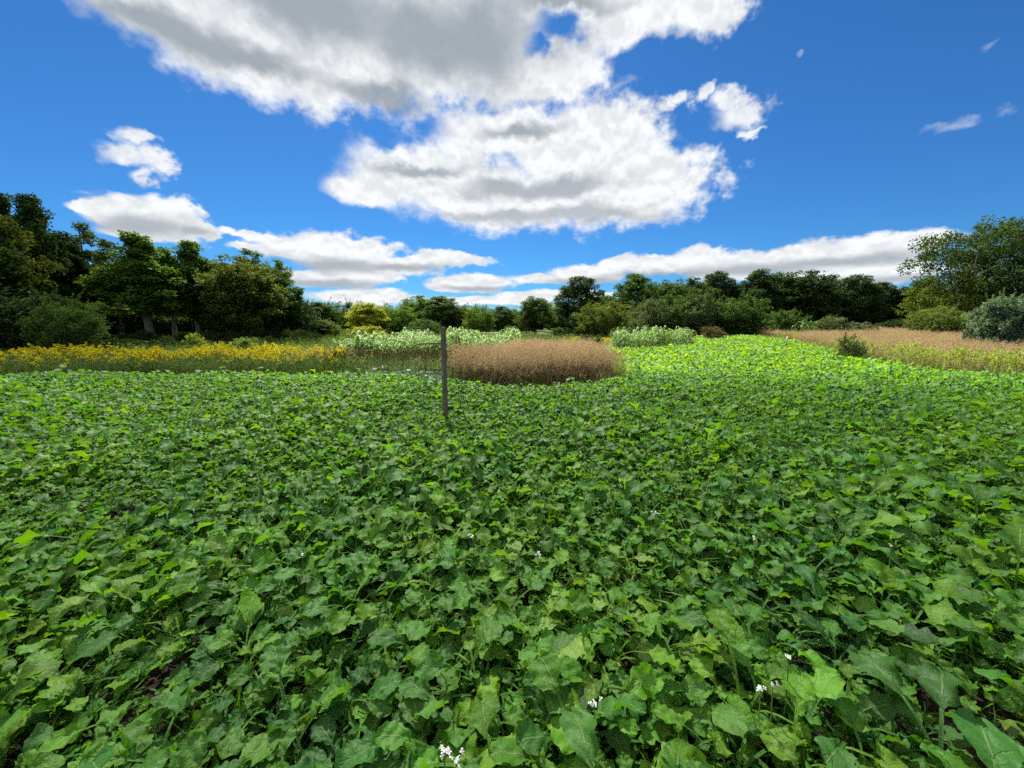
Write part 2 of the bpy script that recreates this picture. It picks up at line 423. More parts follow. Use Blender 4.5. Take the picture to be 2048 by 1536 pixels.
# ------------------------------------------------------------------ the cloud overhead, above the frame, that shades the near field
def build_cloud():
    h = 430.0
    k = Vector((SUN_DIR.x / SUN_DIR.z * h, SUN_DIR.y / SUN_DIR.z * h))
    # outline of its shadow on the land
    edge = [(-600, -60), (-260, 30), (-130, 80), (-60, 50), (-38, 36), (-30, 27), (-22, 22), (-15, 18.0), (-9, 13.2), (-4, 11.6), (0, 11.0), (8, 9.4), (16, 8.2), (26, 7.5), (40, 4.0), (70, -6), (140, -60), (500, -300), (300, -900), (-300, -1100), (-800, -700)]
    e = np.array(edge, float)
    pts = []
    for i in range(len(e)):
        a, b = e[i], e[(i + 1) % len(e)]
        n = max(2, min(60, int(np.linalg.norm(b - a) / 3.0)))
        for j in range(n): pts.append(a + (b - a) * j / n)
    e = np.array(pts); c = np.array([-15.0, -75.0])
    ang = np.arange(len(e))
    e = e + (np.sin(ang * 0.9) * 0.5 + np.sin(ang * 2.3 + 1) * 0.4)[:, None] * (e - c) / np.linalg.norm(e - c, axis=1)[:, None]
    rings = [1.0, 0.985, 0.95, 0.88, 0.75, 0.55, 0.3, 0.1]
    V, F = [], []; n = len(e)
    for s in (1, -1):
        for r in rings:
            p = c + (e - c) * r
            th = (1 - r) ** 0.6 * (60 if s > 0 else 12)
            bumps = 6 * np.sin(p[:, 0] * 0.11) * np.sin(p[:, 1] * 0.13) * (1 - r) + 3 * np.sin(p[:, 0] * 0.4 + r * 9) * (1 - r)
            V.append(np.column_stack([p + np.array(k), h + s * th + bumps]))
    nr = len(rings)
    for s in range(2):
        for i in range(nr - 1):
            for j in range(n):
                a, b = (s * nr + i) * n + j, (s * nr + i) * n + (j + 1) % n
                F.append((a, b, b + n, a + n))
    m, T, o = material('cloud_vapour')
    df = T.new('ShaderNodeBsdfDiffuse'); df.inputs['Color'].default_value = (0.64, 0.64, 0.66, 1)
    tl = T.new('ShaderNodeBsdfTranslucent'); tl.inputs['Color'].default_value = (0.64, 0.64, 0.66, 1)
    tp = T.new('ShaderNodeBsdfTransparent')
    m1 = T.new('ShaderNodeMixShader'); m1.inputs[0].default_value = 0.75
    T.l.new(df.outputs[0], m1.inputs[1]); T.l.new(tl.outputs[0], m1.inputs[2])
    m2 = T.new('ShaderNodeMixShader')
    n_ = T.noise(T.new('ShaderNodeTexCoord').outputs['Object'], 0.05, 4, 0.6)
    T.l.new(T.rng(n_, 0.25, 0.7, 0.27, 0.48), m2.inputs[0])
    T.l.new(tp.outputs[0], m2.inputs[1]); T.l.new(m1.outputs[0], m2.inputs[2]); T.l.new(m2.outputs[0], o.inputs[0])
    ob = obj('cloud', mesh_of('cloud', np.vstack(V), np.array(F), mats=[m]))
    tag(ob, 'grey cumulus cloud high overhead that shades the near field', None, None, 'stuff')
build_cloud()

# ------------------------------------------------------------------ scattering: one object that draws many plants from a few meshes
KINDS_COL = bpy.data.collections.new('plant_kinds')     # never linked to the scene: only a store of shapes
def scatter(name, meshes, pos, rot, scl, idx, label, kind='stuff'):
    srcs = []
    for me in meshes:
        s = bpy.data.objects.new(me.name + '_shape', me); KINDS_COL.objects.link(s); srcs.append(s)
    me = bpy.data.meshes.new(name); n = len(pos)
    me.vertices.add(n); me.vertices.foreach_set('co', np.asarray(pos, np.float32).ravel())
    me.attributes.new('rot', 'FLOAT_VECTOR', 'POINT').data.foreach_set('vector', np.asarray(rot, np.float32).ravel())
    s3 = np.asarray(scl, np.float32)
    if s3.ndim == 1: s3 = np.repeat(s3[:, None], 3, 1)
    me.attributes.new('scl', 'FLOAT_VECTOR', 'POINT').data.foreach_set('vector', s3.ravel())
    me.attributes.new('idx', 'INT', 'POINT').data.foreach_set('value', np.asarray(idx, np.int32))
    me.update()
    o = obj(name, me)
    g = bpy.data.node_groups.new(name, 'GeometryNodeTree')
    g.interface.new_socket('Geometry', in_out='INPUT', socket_type='NodeSocketGeometry')
    g.interface.new_socket('Geometry', in_out='OUTPUT', socket_type='NodeSocketGeometry')
    N, L = g.nodes, g.links
    gi, go = N.new('NodeGroupInput'), N.new('NodeGroupOutput')
    iop = N.new('GeometryNodeInstanceOnPoints')
    L.new(gi.outputs[0], iop.inputs['Points'])
    join = N.new('GeometryNodeJoinGeometry')
    for s in reversed(srcs):
        oi = N.new('GeometryNodeObjectInfo'); oi.inputs['Object'].default_value = s; oi.inputs['As Instance'].default_value = False
        gt = N.new('GeometryNodeGeometryToInstance'); L.new(oi.outputs['Geometry'], gt.inputs[0]); L.new(gt.outputs[0], join.inputs[0])
    L.new(join.outputs[0], iop.inputs['Instance'])
    iop.inputs['Pick Instance'].default_value = True
    def attr(nm, typ):
        a = N.new('GeometryNodeInputNamedAttribute'); a.data_type = typ; a.inputs['Name'].default_value = nm
        return [x for x in a.outputs if x.enabled and x.name == 'Attribute'][0]
    e2r = N.new('FunctionNodeEulerToRotation'); L.new(attr('rot', 'FLOAT_VECTOR'), e2r.inputs[0])
    L.new(e2r.outputs[0], iop.inputs['Rotation'])
    L.new(attr('scl', 'FLOAT_VECTOR'), iop.inputs['Scale']); L.new(attr('idx', 'INT'), iop.inputs['Instance Index'])
    L.new(iop.outputs[0], go.inputs[0])
    md = o.modifiers.new('scatter', 'NODES'); md.node_group = g
    tag(o, label, None, None, kind)
    return o

def sample_poly(poly, density, rng, jitter=True):
    """points at about DENSITY per square metre inside a polygon, spaced by a jittered grid."""
    P = np.array(poly, float); lo, hi = P.min(0), P.max(0); s = 1 / math.sqrt(density)
    gx, gy = np.meshgrid(np.arange(lo[0], hi[0], s), np.arange(lo[1], hi[1], s))
    p = np.stack([gx.ravel(), gy.ravel()], 1) + rng.uniform(-0.55, 0.55, (gx.size, 2)) * s
    return p[in_poly(p, P)]

def frame_keep(p, margin=3.0):
    """keep what stands within the camera's view and a few metres to either side of it."""
    return p[(np.abs(p[:, 0]) < 1.36 * np.maximum(p[:, 1], 0) + margin)]

# ------------------------------------------------------------------ radish crop
def leaf_geo(g, rng, rows, cols, L=0.42, W=0.16, pet=0.42, base=(0, 0, 0), rz=0.0, start=72, end=-12, shade=0.0, m=0, lobes=True, roll=0.0):
    """one stalked leaf: a thin stalk that rises and arches over into a broad, wavy, toothed blade."""
    np_ = max(1, int(round(rows * 0.22))) if rows > 3 else 1
    q = np.linspace(0, 1, rows - np_ + 1); q = 0.35 * q + 0.65 * (1 - np.cos(np.pi * q)) / 2
    t = np.concatenate([np.linspace(0, pet, np_ + 1)[:-1], pet + (1 - pet) * q])
    th = np.radians(start + (end - start) * smooth(0.15, 1.0, t) - 14 * smooth(0.8, 1.0, t))
    dt = np.diff(t, prepend=0) * L
    y = np.cumsum(np.cos(th) * dt); z = np.cumsum(np.sin(th) * dt)
    s = np.clip((t - pet) / (1 - pet), 0, 1)
    so = s ** rng.uniform(0.95, 1.35)
    w = (4 * so * (1 - so)) ** 0.52 * (0.72 + 0.28 * smooth(0.1, 0.5, s))
    w = np.maximum(w * W, 0.009)
    nb = cols // 2
    u = np.linspace(-1, 1, cols + 1)
    wl = w.copy(); wr = w.copy()
    if lobes:
        k = len(t)
        for arr in (wl, wr):
            nlob = rng.uniform(3.2, 5.6) if k > 14 else rng.uniform(2.2, 3.2); A = rng.uniform(0.14, 0.36)
            sc_ = np.abs(np.sin(np.pi * (nlob * s + rng.uniform(0, 1))))        # rounded lobes with narrow notches
            tooth = 1.06 - A * (1 - sc_) ** 1.6 + 0.03 * rng.normal(0, 1, k)
            cut = 1 - 0.5 * (rng.random(k) < 0.35) * (s < 0.22)
            arr *= np.where(s > 0.02, tooth * cut, 1)
    half = np.where(u[None, :] < 0, wl[:, None], wr[:, None]) * 0.5
    X = u[None, :] * half
    fold = rng.uniform(0.02, 0.34); wav = rng.uniform(0.10, 0.24) * W; f1 = rng.uniform(5, 11); p1 = rng.uniform(0, 6.3); p2 = rng.uniform(0, 6.3)
    cup = rng.uniform(-0.35, 0.35)
    on = (s > 0)[:, None]
    dz = np.abs(X) * fold + on * wav * (u[None, :] ** 2) * np.sin(f1 * s[:, None] + np.where(u < 0, p1, p2)[None, :]) \
        + on * cup * X * np.abs(u)[None, :] + on * 0.035 * W * np.sin(17 * s[:, None] + 5 * u[None, :] + p2) \
        + on * rng.uniform(0.03, 0.09) * W * np.abs(u)[None, :] ** 3 * np.sin(rng.uniform(16, 28) * s[:, None] + np.where(u < 0, p2, p1)[None, :]) \
        + on * 0.012 * W * rng.normal(0, 1, X.shape) * (cols > 6)
    side_bend = rng.uniform(-0.05, 0.05) * t ** 2
    P = np.stack([X + side_bend[:, None], np.broadcast_to(y[:, None], X.shape) - dz * np.sin(th)[:, None] * 0.8,
                  z[:, None] + dz * np.cos(th)[:, None]], -1)
    # roll about the stalk so blades face different ways
    cr, sr = math.cos(roll), math.sin(roll)
    zc = z[:, None]
    dx, dzz = P[..., 0].copy(), P[..., 2] - zc
    rr = on * 1.0
    P[..., 0] = dx * (1 - rr + rr * cr) + dzz * sr * rr; P[..., 2] = zc + dzz * (1 - rr + rr * cr) - dx * sr * rr
    c_, s_ = math.cos(rz), math.sin(rz)
    Q = np.stack([P[..., 0] * c_ - P[..., 1] * s_, P[..., 0] * s_ + P[..., 1] * c_, P[..., 2]], -1) + np.asarray(base)
    uv = np.stack(np.broadcast_arrays(u[None, :], t[:, None]), -1)
    g.add(Q.reshape(-1, 3), grid_faces(len(t), cols + 1), uv.reshape(-1, 2), shade, m)

def rand_leaf(rng):
    W = 0.038 + 0.070 * rng.random() ** 1.4 + (0.05 * rng.random() if rng.random() < 0.06 else 0)
    Lb = W * rng.uniform(1.1, 1.65); Lp = rng.uniform(0.16, 0.32)
    L = Lb + Lp; pet = Lp / L
    return dict(L=L, W=W, pet=pet, start=rng.uniform(62, 92), end=rng.uniform(-46, 24), roll=rng.uniform(-0.55, 0.55))

rngL = np.random.default_rng(11)
LEAVES = []
for i in range(40):
    g = Geo(); leaf_geo(g, rngL, 28, 10, **rand_leaf(rngL)); LEAVES.append(g.build('radish_leaf', [M_LEAF]))

def plant_mesh(name, rng, rows, cols, n, mat, scale=1.0, lobes=True):
    g = Geo()
    for k in range(n):
        d = rand_leaf(rng); d['L'] *= scale; d['W'] *= scale
        leaf_geo(g, rng, rows, cols, base=(rng.normal(0, 0.015), rng.normal(0, 0.015), 0), rz=rng.uniform(0, 6.283), shade=rng.random(), lobes=lobes, **d)
    return g.build(name, [mat])
MID = [plant_mesh('radish_plant_mid', rngL, 11, 4, 12, M_LEAF) for _ in range(14)]
FAR = [plant_mesh('radish_plant_far', rngL, 5, 2, 11, M_LEAF_FAR, 1.0, False) for _ in range(12)]

CROP_PX = [(-700, 757), (-300, 750), (0, 744), (300, 739), (560, 740), (700, 742), (830, 747), (912, 757), (1000, 761), (1110, 758), (1212, 752), (1226, 742), (1218, 712), (1212, 693),
           (1300, 690), (1388, 684), (1396, 672), (1440, 670), (1500, 673), (1570, 681), (1640, 692), (1720, 707), (1850, 727), (2048, 748), (2400, 778)]
CROP = [on_plane(*p) for p in CROP_PX] + [(16.0, 3.0), (6.0, -1.5), (-6.0, -1.5), (-16.0, 3.0)]
# thin and bare places in the stand: centre in metres, radius
BARE = [(*on_plane(265, 1012, 0.1), 0.30), (*on_plane(95, 1300, 0.1), 0.13), (*on_plane(1850, 1390, 0.1), 0.16), (*on_plane(775, 826, 0.2), 0.42), (*on_plane(1745, 828, 0.2), 0.35),
        (*on_plane(820, 992, 0.15), 0.24), (*on_plane(1990, 1480, 0.1), 0.24), (*on_plane(330, 790, 0.2), 0.7), (*on_plane(1330, 1445, 0.1), 0.10), (*on_plane(350, 1365, 0.1), 0.09),
        (*on_plane(940, 1510, 0.1), 0.10), (*on_plane(430, 1085, 0.2), 0.14), (*on_plane(1500, 930, 0.2), 0.22), (*on_plane(120, 960, 0.2), 0.3), (*on_plane(1420, 1480, 0.1), 0.08)]
def stand(p, rng):
    """size of a radish plant by place: small and sparse in the thin places, uneven elsewhere; 0 where none grows."""
    s = 0.92 + 0.15 * np.sin(p[:, 0] * 1.3 + 0.6 * np.sin(p[:, 1] * 0.9)) * np.sin(p[:, 1] * 1.1 + 1.0) + rng.normal(0, 0.11, len(p))
    for bx, by, r in BARE:
        d = np.hypot(p[:, 0] - bx, p[:, 1] - by) / r
        s = np.where(d < 0.72, 0, np.where(d < 1.6, s * 0.8, s))
    return np.clip(s, 0, 1.3)

rngC = np.random.default_rng(23)
cand = sample_poly(CROP, 46.0, rngC)
cand = cand[(np.abs(cand[:, 0]) < 1.36 * np.maximum(cand[:, 1], 0) + 2.0) & (cand[:, 1] > -0.6)]
post_xy = (at_depth(889, 800, 6.55)[0], 6.55)
sz = stand(cand, rngC)
keep = (sz > 0.3) & (np.hypot(cand[:, 0] - post_xy[0], cand[:, 1] - post_xy[1]) > 0.12) & (np.hypot(cand[:, 0], cand[:, 1]) > 0.45)
cand, sz = cand[keep], sz[keep]
# the 300 plants that show largest in the photograph are plants of their own, each leaf a part
seen = (cand[:, 1] > 0.55) & (np.abs(cand[:, 0]) < 1.32 * (cand[:, 1] * math.cos(PITCH) + 1.4 * math.sin(PITCH)) + 0.1)
dist = np.where(seen, np.hypot(cand[:, 0], cand[:, 1]) - 0.25 * np.abs(cand[:, 0]) * 0, 1e9)
order = np.argsort(dist); near = order[:300]; rest = np.setdiff1d(np.arange(len(cand)), near)
for i in near:
    x, y = cand[i]; s = float(sz[i])
    p = empty('radish_plant', (x, y, float(gz(x, y)) - 0.01), rngC.uniform(0, 6.283))
    p.scale = (s, s, s * rngC.uniform(0.80, 1.0))
    tag(p, 'leafy green radish plant with broad wavy leaves in the nearest rows of the field', 'radish plant', 'radish plants nearest the viewer')
    n = int(rngC.integers(10, 14)); a0 = rngC.uniform(0, 6.283)
    for k in range(n):
        l = obj('leaf', LEAVES[int(rngC.integers(len(LEAVES)))], p, (rngC.normal(0, 0.012), rngC.normal(0, 0.012), 0))
        l.rotation_euler = (rngC.normal(0, 0.14), rngC.normal(0, 0.16), a0 + k * 2.4 + rngC.uniform(-0.4, 0.4))
        q = rngC.uniform(0.85, 1.25); l.scale = (q, q, q)
def crop_scatter(name, sel, meshes, label, zs=1.0):
    p = cand[sel]; n = len(p)
    pos = np.column_stack([p, gz(p[:, 0], p[:, 1]) - 0.01])
    rot = np.column_stack([rngC.normal(0, 0.06, n), rngC.normal(0, 0.06, n), rngC.uniform(0, 6.283, n)])
    scatter(name, meshes, pos, rot, np.column_stack([sz[sel] * zs, sz[sel] * zs, sz[sel] * zs * 1.16]), rngC.integers(0, len(meshes), n), label)
mid_sel = rest[cand[rest, 1] < 12.0]; far_sel = rest[cand[rest, 1] >= 12.0]
crop_scatter('radish_crop', mid_sel, MID, 'dense green radish crop across the middle of the field')
crop_scatter('distant_radish_crop', far_sel, FAR, 'bright sunlit radish crop stretching away to the far edge', 0.95)
print('crop', len(near), len(mid_sel), len(far_sel))

# ------------------------------------------------------------------ trees and shrubs
def tree_mesh(name, rng, H, W, nleaf, leaf, base=0.25, nclump=60, clump=0.13, bark=None, trunks=1, lean=0.0, flat=1.0, dome=0.5, taper=0.0, shoots=0):
    """trunk mesh (stem and limbs) and crown mesh (leaf clumps on the limbs) of a tree H high and W wide."""
    gt = Geo(); gc = Geo()
    tips = []
    Rr = W / 2
    for k in range(trunks):
        a = rng.uniform(0, 6.28); sp = (0.0 if trunks == 1 else 0.22 * W)
        n = 7; t = np.linspace(0, 1, n)
        top = np.array([math.cos(a) * sp + rng.normal(0, 0.05 * W) + lean * H, math.sin(a) * sp + rng.normal(0, 0.05 * W), H * rng.uniform(0.82, 0.93)])
        path = np.outer(t ** 1.15, top) + np.column_stack([rng.normal(0, 0.012 * H, n) * t, rng.normal(0, 0.012 * H, n) * t, np.zeros(n)])
        path[0] = (0.06 * math.cos(a) * (trunks > 1), 0.06 * math.sin(a) * (trunks > 1), -0.15)
        r0 = (0.017 * H + 0.03) / math.sqrt(trunks)
        V, F, uv = tube(path, r0 * (1 - 0.88 * t) + 0.008, 7); gt.add(V, F, uv)
        tips.append(path[-1])
        nl = int(rng.integers(7, 12)) if trunks == 1 else int(rng.integers(4, 7))
        for j in range(nl):
            f = base + (0.92 - base) * (j + rng.random()) / nl
            i = f * (n - 1); i0 = int(i); p0 = path[i0] + (path[min(i0 + 1, n - 1)] - path[i0]) * (i - i0)
            b = rng.uniform(0, 6.28)
            hz = (f - base) / (1 - base)
            reach = Rr * (1 - hz ** 2 * 0.75) * rng.uniform(0.6, 1.0)
            p3 = p0 + np.array([math.cos(b) * reach, math.sin(b) * reach, reach * rng.uniform(0.25, 0.8)])
            p3[2] = min(p3[2], H * 0.97)
            m_ = (p0 + p3) / 2 + np.array([0, 0, -0.08 * reach]) + rng.normal(0, 0.04 * reach, 3)
            q = np.linspace(0, 1, 5)[:, None]
            lp = (1 - q) ** 2 * p0 + 2 * q * (1 - q) * m_ + q ** 2 * p3
            V, F, uv = tube(lp, np.linspace(r0 * (1 - 0.8 * f) * 0.5 + 0.006, 0.006, 5), 5); gt.add(V, F, uv)
            tips += [p3, lp[3], lp[2] + rng.normal(0, 0.1 * Rr, 3)]
    # clumps: on the limbs and over an uneven dome
    tips = np.array(tips); zb = base * H * 0.8
    extra = max(0, nclump - len(tips))
    d = rng.normal(0, 1, (extra, 3)); d /= np.linalg.norm(d, axis=1)[:, None]
    rad = rng.uniform(0.45, 1.0, extra) ** 0.6
    hz = d[:, 2] * rad
    e = np.column_stack([d[:, 0] * rad * Rr * 0.92 + lean * H * 0.6, d[:, 1] * rad * Rr * 0.92, zb + (H - zb) * (dome + (1 - dome) * np.maximum(hz, 0) + dome * np.minimum(hz, 0))])
    # knock bites out of the outline
    e[:, :2] *= (1 + rng.normal(0, 0.10, (extra, 1)))
    C = np.vstack([tips, e])
    C[:, 2] = np.clip(C[:, 2], zb, H - 0.04 * H)
    if taper: C[:, :2] *= (1 - taper * smooth(0.35, 1.0, C[:, 2] / H))[:, None]
    cr = clump * W * rng.uniform(0.55, 1.3, len(C))
    w = cr ** 2; pick = rng.choice(len(C), nleaf, p=w / w.sum())
    u = rng.normal(0, 1, (nleaf, 3)); u /= np.linalg.norm(u, axis=1)[:, None]
    u[:, 2] *= 0.9
    r = cr[pick] * rng.uniform(0.2, 1.0, nleaf) ** 0.55 * (1 + 0.25 * (rng.random(nleaf) < 0.12))
    P = C[pick] + u * r[:, None]
    # loose sprays between the clumps
    loose = rng.random(nleaf) < 0.3
    j2 = rng.integers(0, len(C), nleaf); mixf = rng.random((nleaf, 1))
    P = np.where(loose[:, None], C[pick] * mixf + C[j2] * (1 - mixf) + rng.normal(0, 0.03 * W, (nleaf, 3)), P) if base < 0.4 and nleaf > 8000 else P
    if shoots:                                   # young shoots that stand out of the outline
        ns = int(nleaf * 0.16); k_ = rng.integers(0, shoots, ns)
        i_ = rng.integers(0, len(C), shoots); dirs = np.column_stack([rng.normal(0, 0.35, (shoots, 2)), rng.uniform(0.6, 1.2, shoots)])
        out_ = C[i_] - np.array([0, 0, 0.35 * H]); dirs[:, :2] += 0.5 * out_[:, :2] / W
        ln = rng.uniform(0.10, 0.26, shoots) * H; f_ = rng.random(ns)
        P[:ns] = C[i_][k_] + dirs[k_] * (ln[k_] * f_)[:, None] + rng.normal(0, 0.012 * W, (ns, 3)) * (1.1 - f_)[:, None]
    P[:, 2] = np.maximum(P[:, 2], 0.05)
    # leaf faces: look outwards and up, hang a little
    nrm = u * 0.5 + np.array([0, 0, 0.3]) + rng.normal(0, 0.65, (nleaf, 3)); nrm /= np.linalg.norm(nrm, axis=1)[:, None]
    tx = np.cross(nrm, rng.normal(0, 1, (nleaf, 3))); tx /= np.linalg.norm(tx, axis=1)[:, None]
    ty = np.cross(nrm, tx)
    sz_ = leaf * rng.uniform(0.65, 1.35, nleaf)
    a, b = tx * sz_[:, None] * 0.62, ty * sz_[:, None] * 0.36
    V = np.stack([P - a, P - b + a * 0.1, P + a, P + b + a * 0.1], 1).reshape(-1, 3)
    F = np.arange(nleaf * 4).reshape(-1, 4)
    csh = rng.uniform(0, 0.35, len(C))
    sh = np.repeat(csh[pick] + rng.uniform(0, 0.16, nleaf), 4)
    gc.add(V, F, None, sh)
    return gt.build(name + '_trunk', [bark or M_BARK]), gc.build(name + '_crown', [M_FOLIAGE], smooth_shade=False)

rngT = np.random.default_rng(5)
# a store of tree shapes, all 10 m high; each place below takes one, scaled and turned
SHAPES = {}
for i in range(4): SHAPES['oak%d' % i] = tree_mesh('broad_tree', rngT, 10, 6.4, 21000, 0.175, 0.12, 170, 0.080, dome=0.52, taper=0.25)
for i in range(3): SHAPES['tall%d' % i] = tree_mesh('tall_tree', rngT, 10, 4.2, 19000, 0.155, 0.30, 170, 0.095, M_PALE_BARK, dome=0.5, taper=0.6)
for i in range(2): SHAPES['lacy%d' % i] = tree_mesh('lacy_tree', rngT, 10, 4.0, 6500, 0.15, 0.25, 100, 0.085, M_PALE_BARK, dome=0.5, taper=0.5)
for i in range(4): SHAPES['round%d' % i] = tree_mesh('round_tree', rngT, 10, 8.6, 20000, 0.20, 0.02, 220, 0.072, dome=0.44, trunks=2, shoots=70)
for i in range(3): SHAPES['shrub%d' % i] = tree_mesh('shrub', rngT, 10, 13.0, 9000, 0.40, 0.0, 130, 0.075, dome=0.38, trunks=4, shoots=60)
SHAPES['bushy0'] = tree_mesh('bushy_shrub', rngT, 10, 14.0, 26000, 0.36, 0.0, 240, 0.07, dome=0.36, trunks=5, shoots=130)

DARK, DEEP, MIDG, OLIVE, LIGHT, GREY = (0.040, 0.078, 0.019), (0.021, 0.041, 0.014), (0.064, 0.125, 0.020), (0.078, 0.112, 0.022), (0.095, 0.150, 0.035), (0.064, 0.096, 0.046)
YELLOW, BLUISH, BROWNISH, LIME = (0.20, 0.235, 0.028), (0.078, 0.122, 0.090), (0.085, 0.075, 0.045), (0.14, 0.19, 0.035)
def natural_w(shape): return {'o': 6.4, 't': 4.2, 'l': 4.0, 'r': 8.6, 's': 13.0, 'b': 14.0}[shape[0]]
def tree(name, px, top, w, y, shape, color, label, category='tree', group=None, bark=True):
    """a tree where the photograph shows one: centre and top in the photo's pixels, width in pixels, distance in metres."""
    x, _ = at_depth(px, 650, y); g = float(gz(x, y))
    _, zt = at_depth(px, top, y)
    H = (zt - g) * 1.03; Wm = w / FPX * y * 1.12
    tr_, cr_ = SHAPES[shape]
    t = empty(name, (x, y, g), rngT.uniform(0, 6.283))
    sxy, sz_ = Wm / natural_w(shape), H / 10
    t.scale = (sxy, sxy, sz_)
    obj('trunk', tr_, t); c = obj('crown', cr_, t, None, color)
    tag(t, label, category, group)
    return t

GL, GC, GR = 'trees of the wood along the left side', 'trees at the far end of the field', 'trees along the right-hand far side'
TREES = [
 # px, top, width, depth, shape, colour, label
 (-70, 400, 230, 25, 'oak0', DARK, 'dark tree cut off by the left edge, behind the blurred shrubs'),
 (18, 432, 150, 27, 'oak1', OLIVE, 'broad olive-green tree at the left edge below the tallest crowns'),
 (42, 390, 96, 31, 'tall0', DARK, 'tallest dark tree near the left edge, left of a twin crown'),
 (100, 396, 112, 30, 'tall1', DARK, 'tall dark twin crown just right of the tallest tree at left'),
 (150, 470, 110, 32, 'tall2', DEEP, 'dark tree right of the tall twin crowns at left'),
 (196, 443, 84, 34, 'lacy0', LIGHT, 'thin lacy tree with feathery top against the left cloud'),
 (243, 476, 110, 36, 'lacy1', LIGHT, 'pale airy tree behind the gap left of the bright green tree'),
 (300, 472, 150, 31, 'tall0', MIDG, 'bright green tree with slim bare trunks in the left wood'),
 (348, 500, 90, 33, 'tall2', MIDG, 'yellow-green leaved tree right beside the bright green tree'),
 (399, 487, 104, 34, 'tall1', MIDG, 'pointed green tree in the middle of the left wood'),
 (446, 520, 90, 35, 'oak2', DARK, 'low dark tree between the pointed tree and the forked one'),
 (492, 514, 150, 34, 'oak3', OLIVE, 'olive tree with forked curving stems in the left wood'),
 (519, 494, 84, 42, 'lacy1', LIGHT, 'pale feathery treetop standing above the forked olive tree'),
 (566, 518, 84, 41, 'lacy0', LIGHT, 'pale ragged treetop at the right end of the left wood'),
 (552, 540, 110, 37, 'oak0', DARK, 'dark rounded tree near the right end of the left wood'),
 (592, 590, 80, 39, 'round1', DEEP, 'last dark low tree where the left wood ends'),
 (640, 606, 90, 60, 'oak1', DARK, 'first dark tree of the far row beside the left wood'),
 (684, 604, 80, 66, 'round0', DARK, 'dark green tree behind and left of the yellow tree'),
 (737, 603, 82, 50, 'oak2', YELLOW, 'bright yellow-green tree in the far row'),
 (792, 609, 84, 54, 'round2', MIDG, 'round green tree just right of the yellow tree'),
 (838, 592, 84, 66, 'oak3', MIDG, 'tall green tree between the round tree and the post'),
 (884, 594, 96, 60, 'oak0', DARK, 'grey-green dark tree directly behind the wooden post'),
 (930, 612, 72, 62, 'round3', OLIVE, 'olive tree just right of the post in the far row'),
 (958, 612, 66, 56, 'round1', MIDG, 'small rounded yellowish green tree right of the post'),
 (1003, 614, 62, 60, 'oak1', DARK, 'dark pointed small tree above the back of the tan grass'),
 (1040, 618, 60, 64, 'round0', OLIVE, 'low olive tree left of the ragged dark tree'),
 (1071, 593, 78, 56, 'oak2', DARK, 'ragged dark tree above the tan grass clump'),
 (1112, 604, 66, 66, 'oak3', LIGHT, 'pale green tree left of the tall dark tree'),
 (1157, 555, 100, 50, 'oak0', DEEP, 'tall dark tree standing apart at the middle right'),
 (1206, 603, 104, 44, 'round2', OLIVE, 'round olive bushy tree before the tall dark tree'),
 (1170, 625, 60, 46, 'shrub1', GREY, 'grey-green shrub at the foot of the tall dark tree'),
 (1268, 551, 112, 54, 'oak1', DARK, 'green tree with two rounded tops right of the tall dark tree'),
 (1322, 562, 100, 56, 'oak2', DARK, 'dark tree behind the bright clump of tall grass'),
 (1300, 600, 96, 46, 'round3', GREY, 'grey-green bushy tree behind the bright grass clump'),
 (1374, 557, 110, 52, 'oak3', DARK, 'broad brownish green tree right of the bright grass clump'),
 (1352, 590, 90, 46, 'round0', DARK, 'dark bushy tree low in front of the broad brownish one'),
 (1399, 588, 84, 44, 'round1', GREY, 'soft grey-green bushy tree above the end of the field'),
 (1432, 545, 90, 54, 'oak0', DEEP, 'dark tree with spiky top above the end of the field'),
 (1472, 592, 110, 43, 'round2', DARK, 'dark blue-green bushy tree in front of the black trees'),
 (1506, 543, 96, 52, 'oak1', DEEP, 'near-black tree left of the pair behind the shrub dome'),
 (1546, 543, 100, 54, 'oak2', DEEP, 'near-black tree with ragged top behind the shrub dome'),
 (1608, 542, 110, 51, 'oak3', DEEP, 'near-black broad tree with a thin right-hand branch'),
 (1652, 548, 70, 56, 'lacy0', DEEP, 'thin-leaved dark tree with sky showing through its side'),
 (1706, 551, 92, 51, 'oak0', DEEP, 'dark round-topped tree alone against the low cloud'),
 (1757, 567, 70, 55, 'oak1', DEEP, 'small dark tree between the round-topped one and a brown one'),
 (1797, 574, 74, 57, 'lacy1', BROWNISH, 'thin brownish tree left of the big spreading tree'),
 (1836, 556, 80, 52, 'oak2', DEEP, 'dark tree half behind the big spreading tree'),
 (1893, 548, 130, 40, 'round3', OLIVE, 'olive tree under the big spreading crown'),
 (1975, 575, 150, 42, 'round1', DARK, 'dark thicket tree below the big spreading crown'),
 (2070, 560, 160, 40, 'round0', DARK, 'dark tree cut off by the right edge'),
]
for px, top, w, y, sh, col_, lab in TREES:
    col_ = tuple(v * (0.76 if px < 610 and col_ is not MIDG else 0.9) for v in col_) if px < 610 or col_ in (GREY, OLIVE) else col_  # left wood: leaf colours darkened, standing in for cloud shade on these trees
    tree('tree', px, top, w, y, sh, col_, lab, 'tree', GL if px < 610 else GC if px < 1130 else GR)

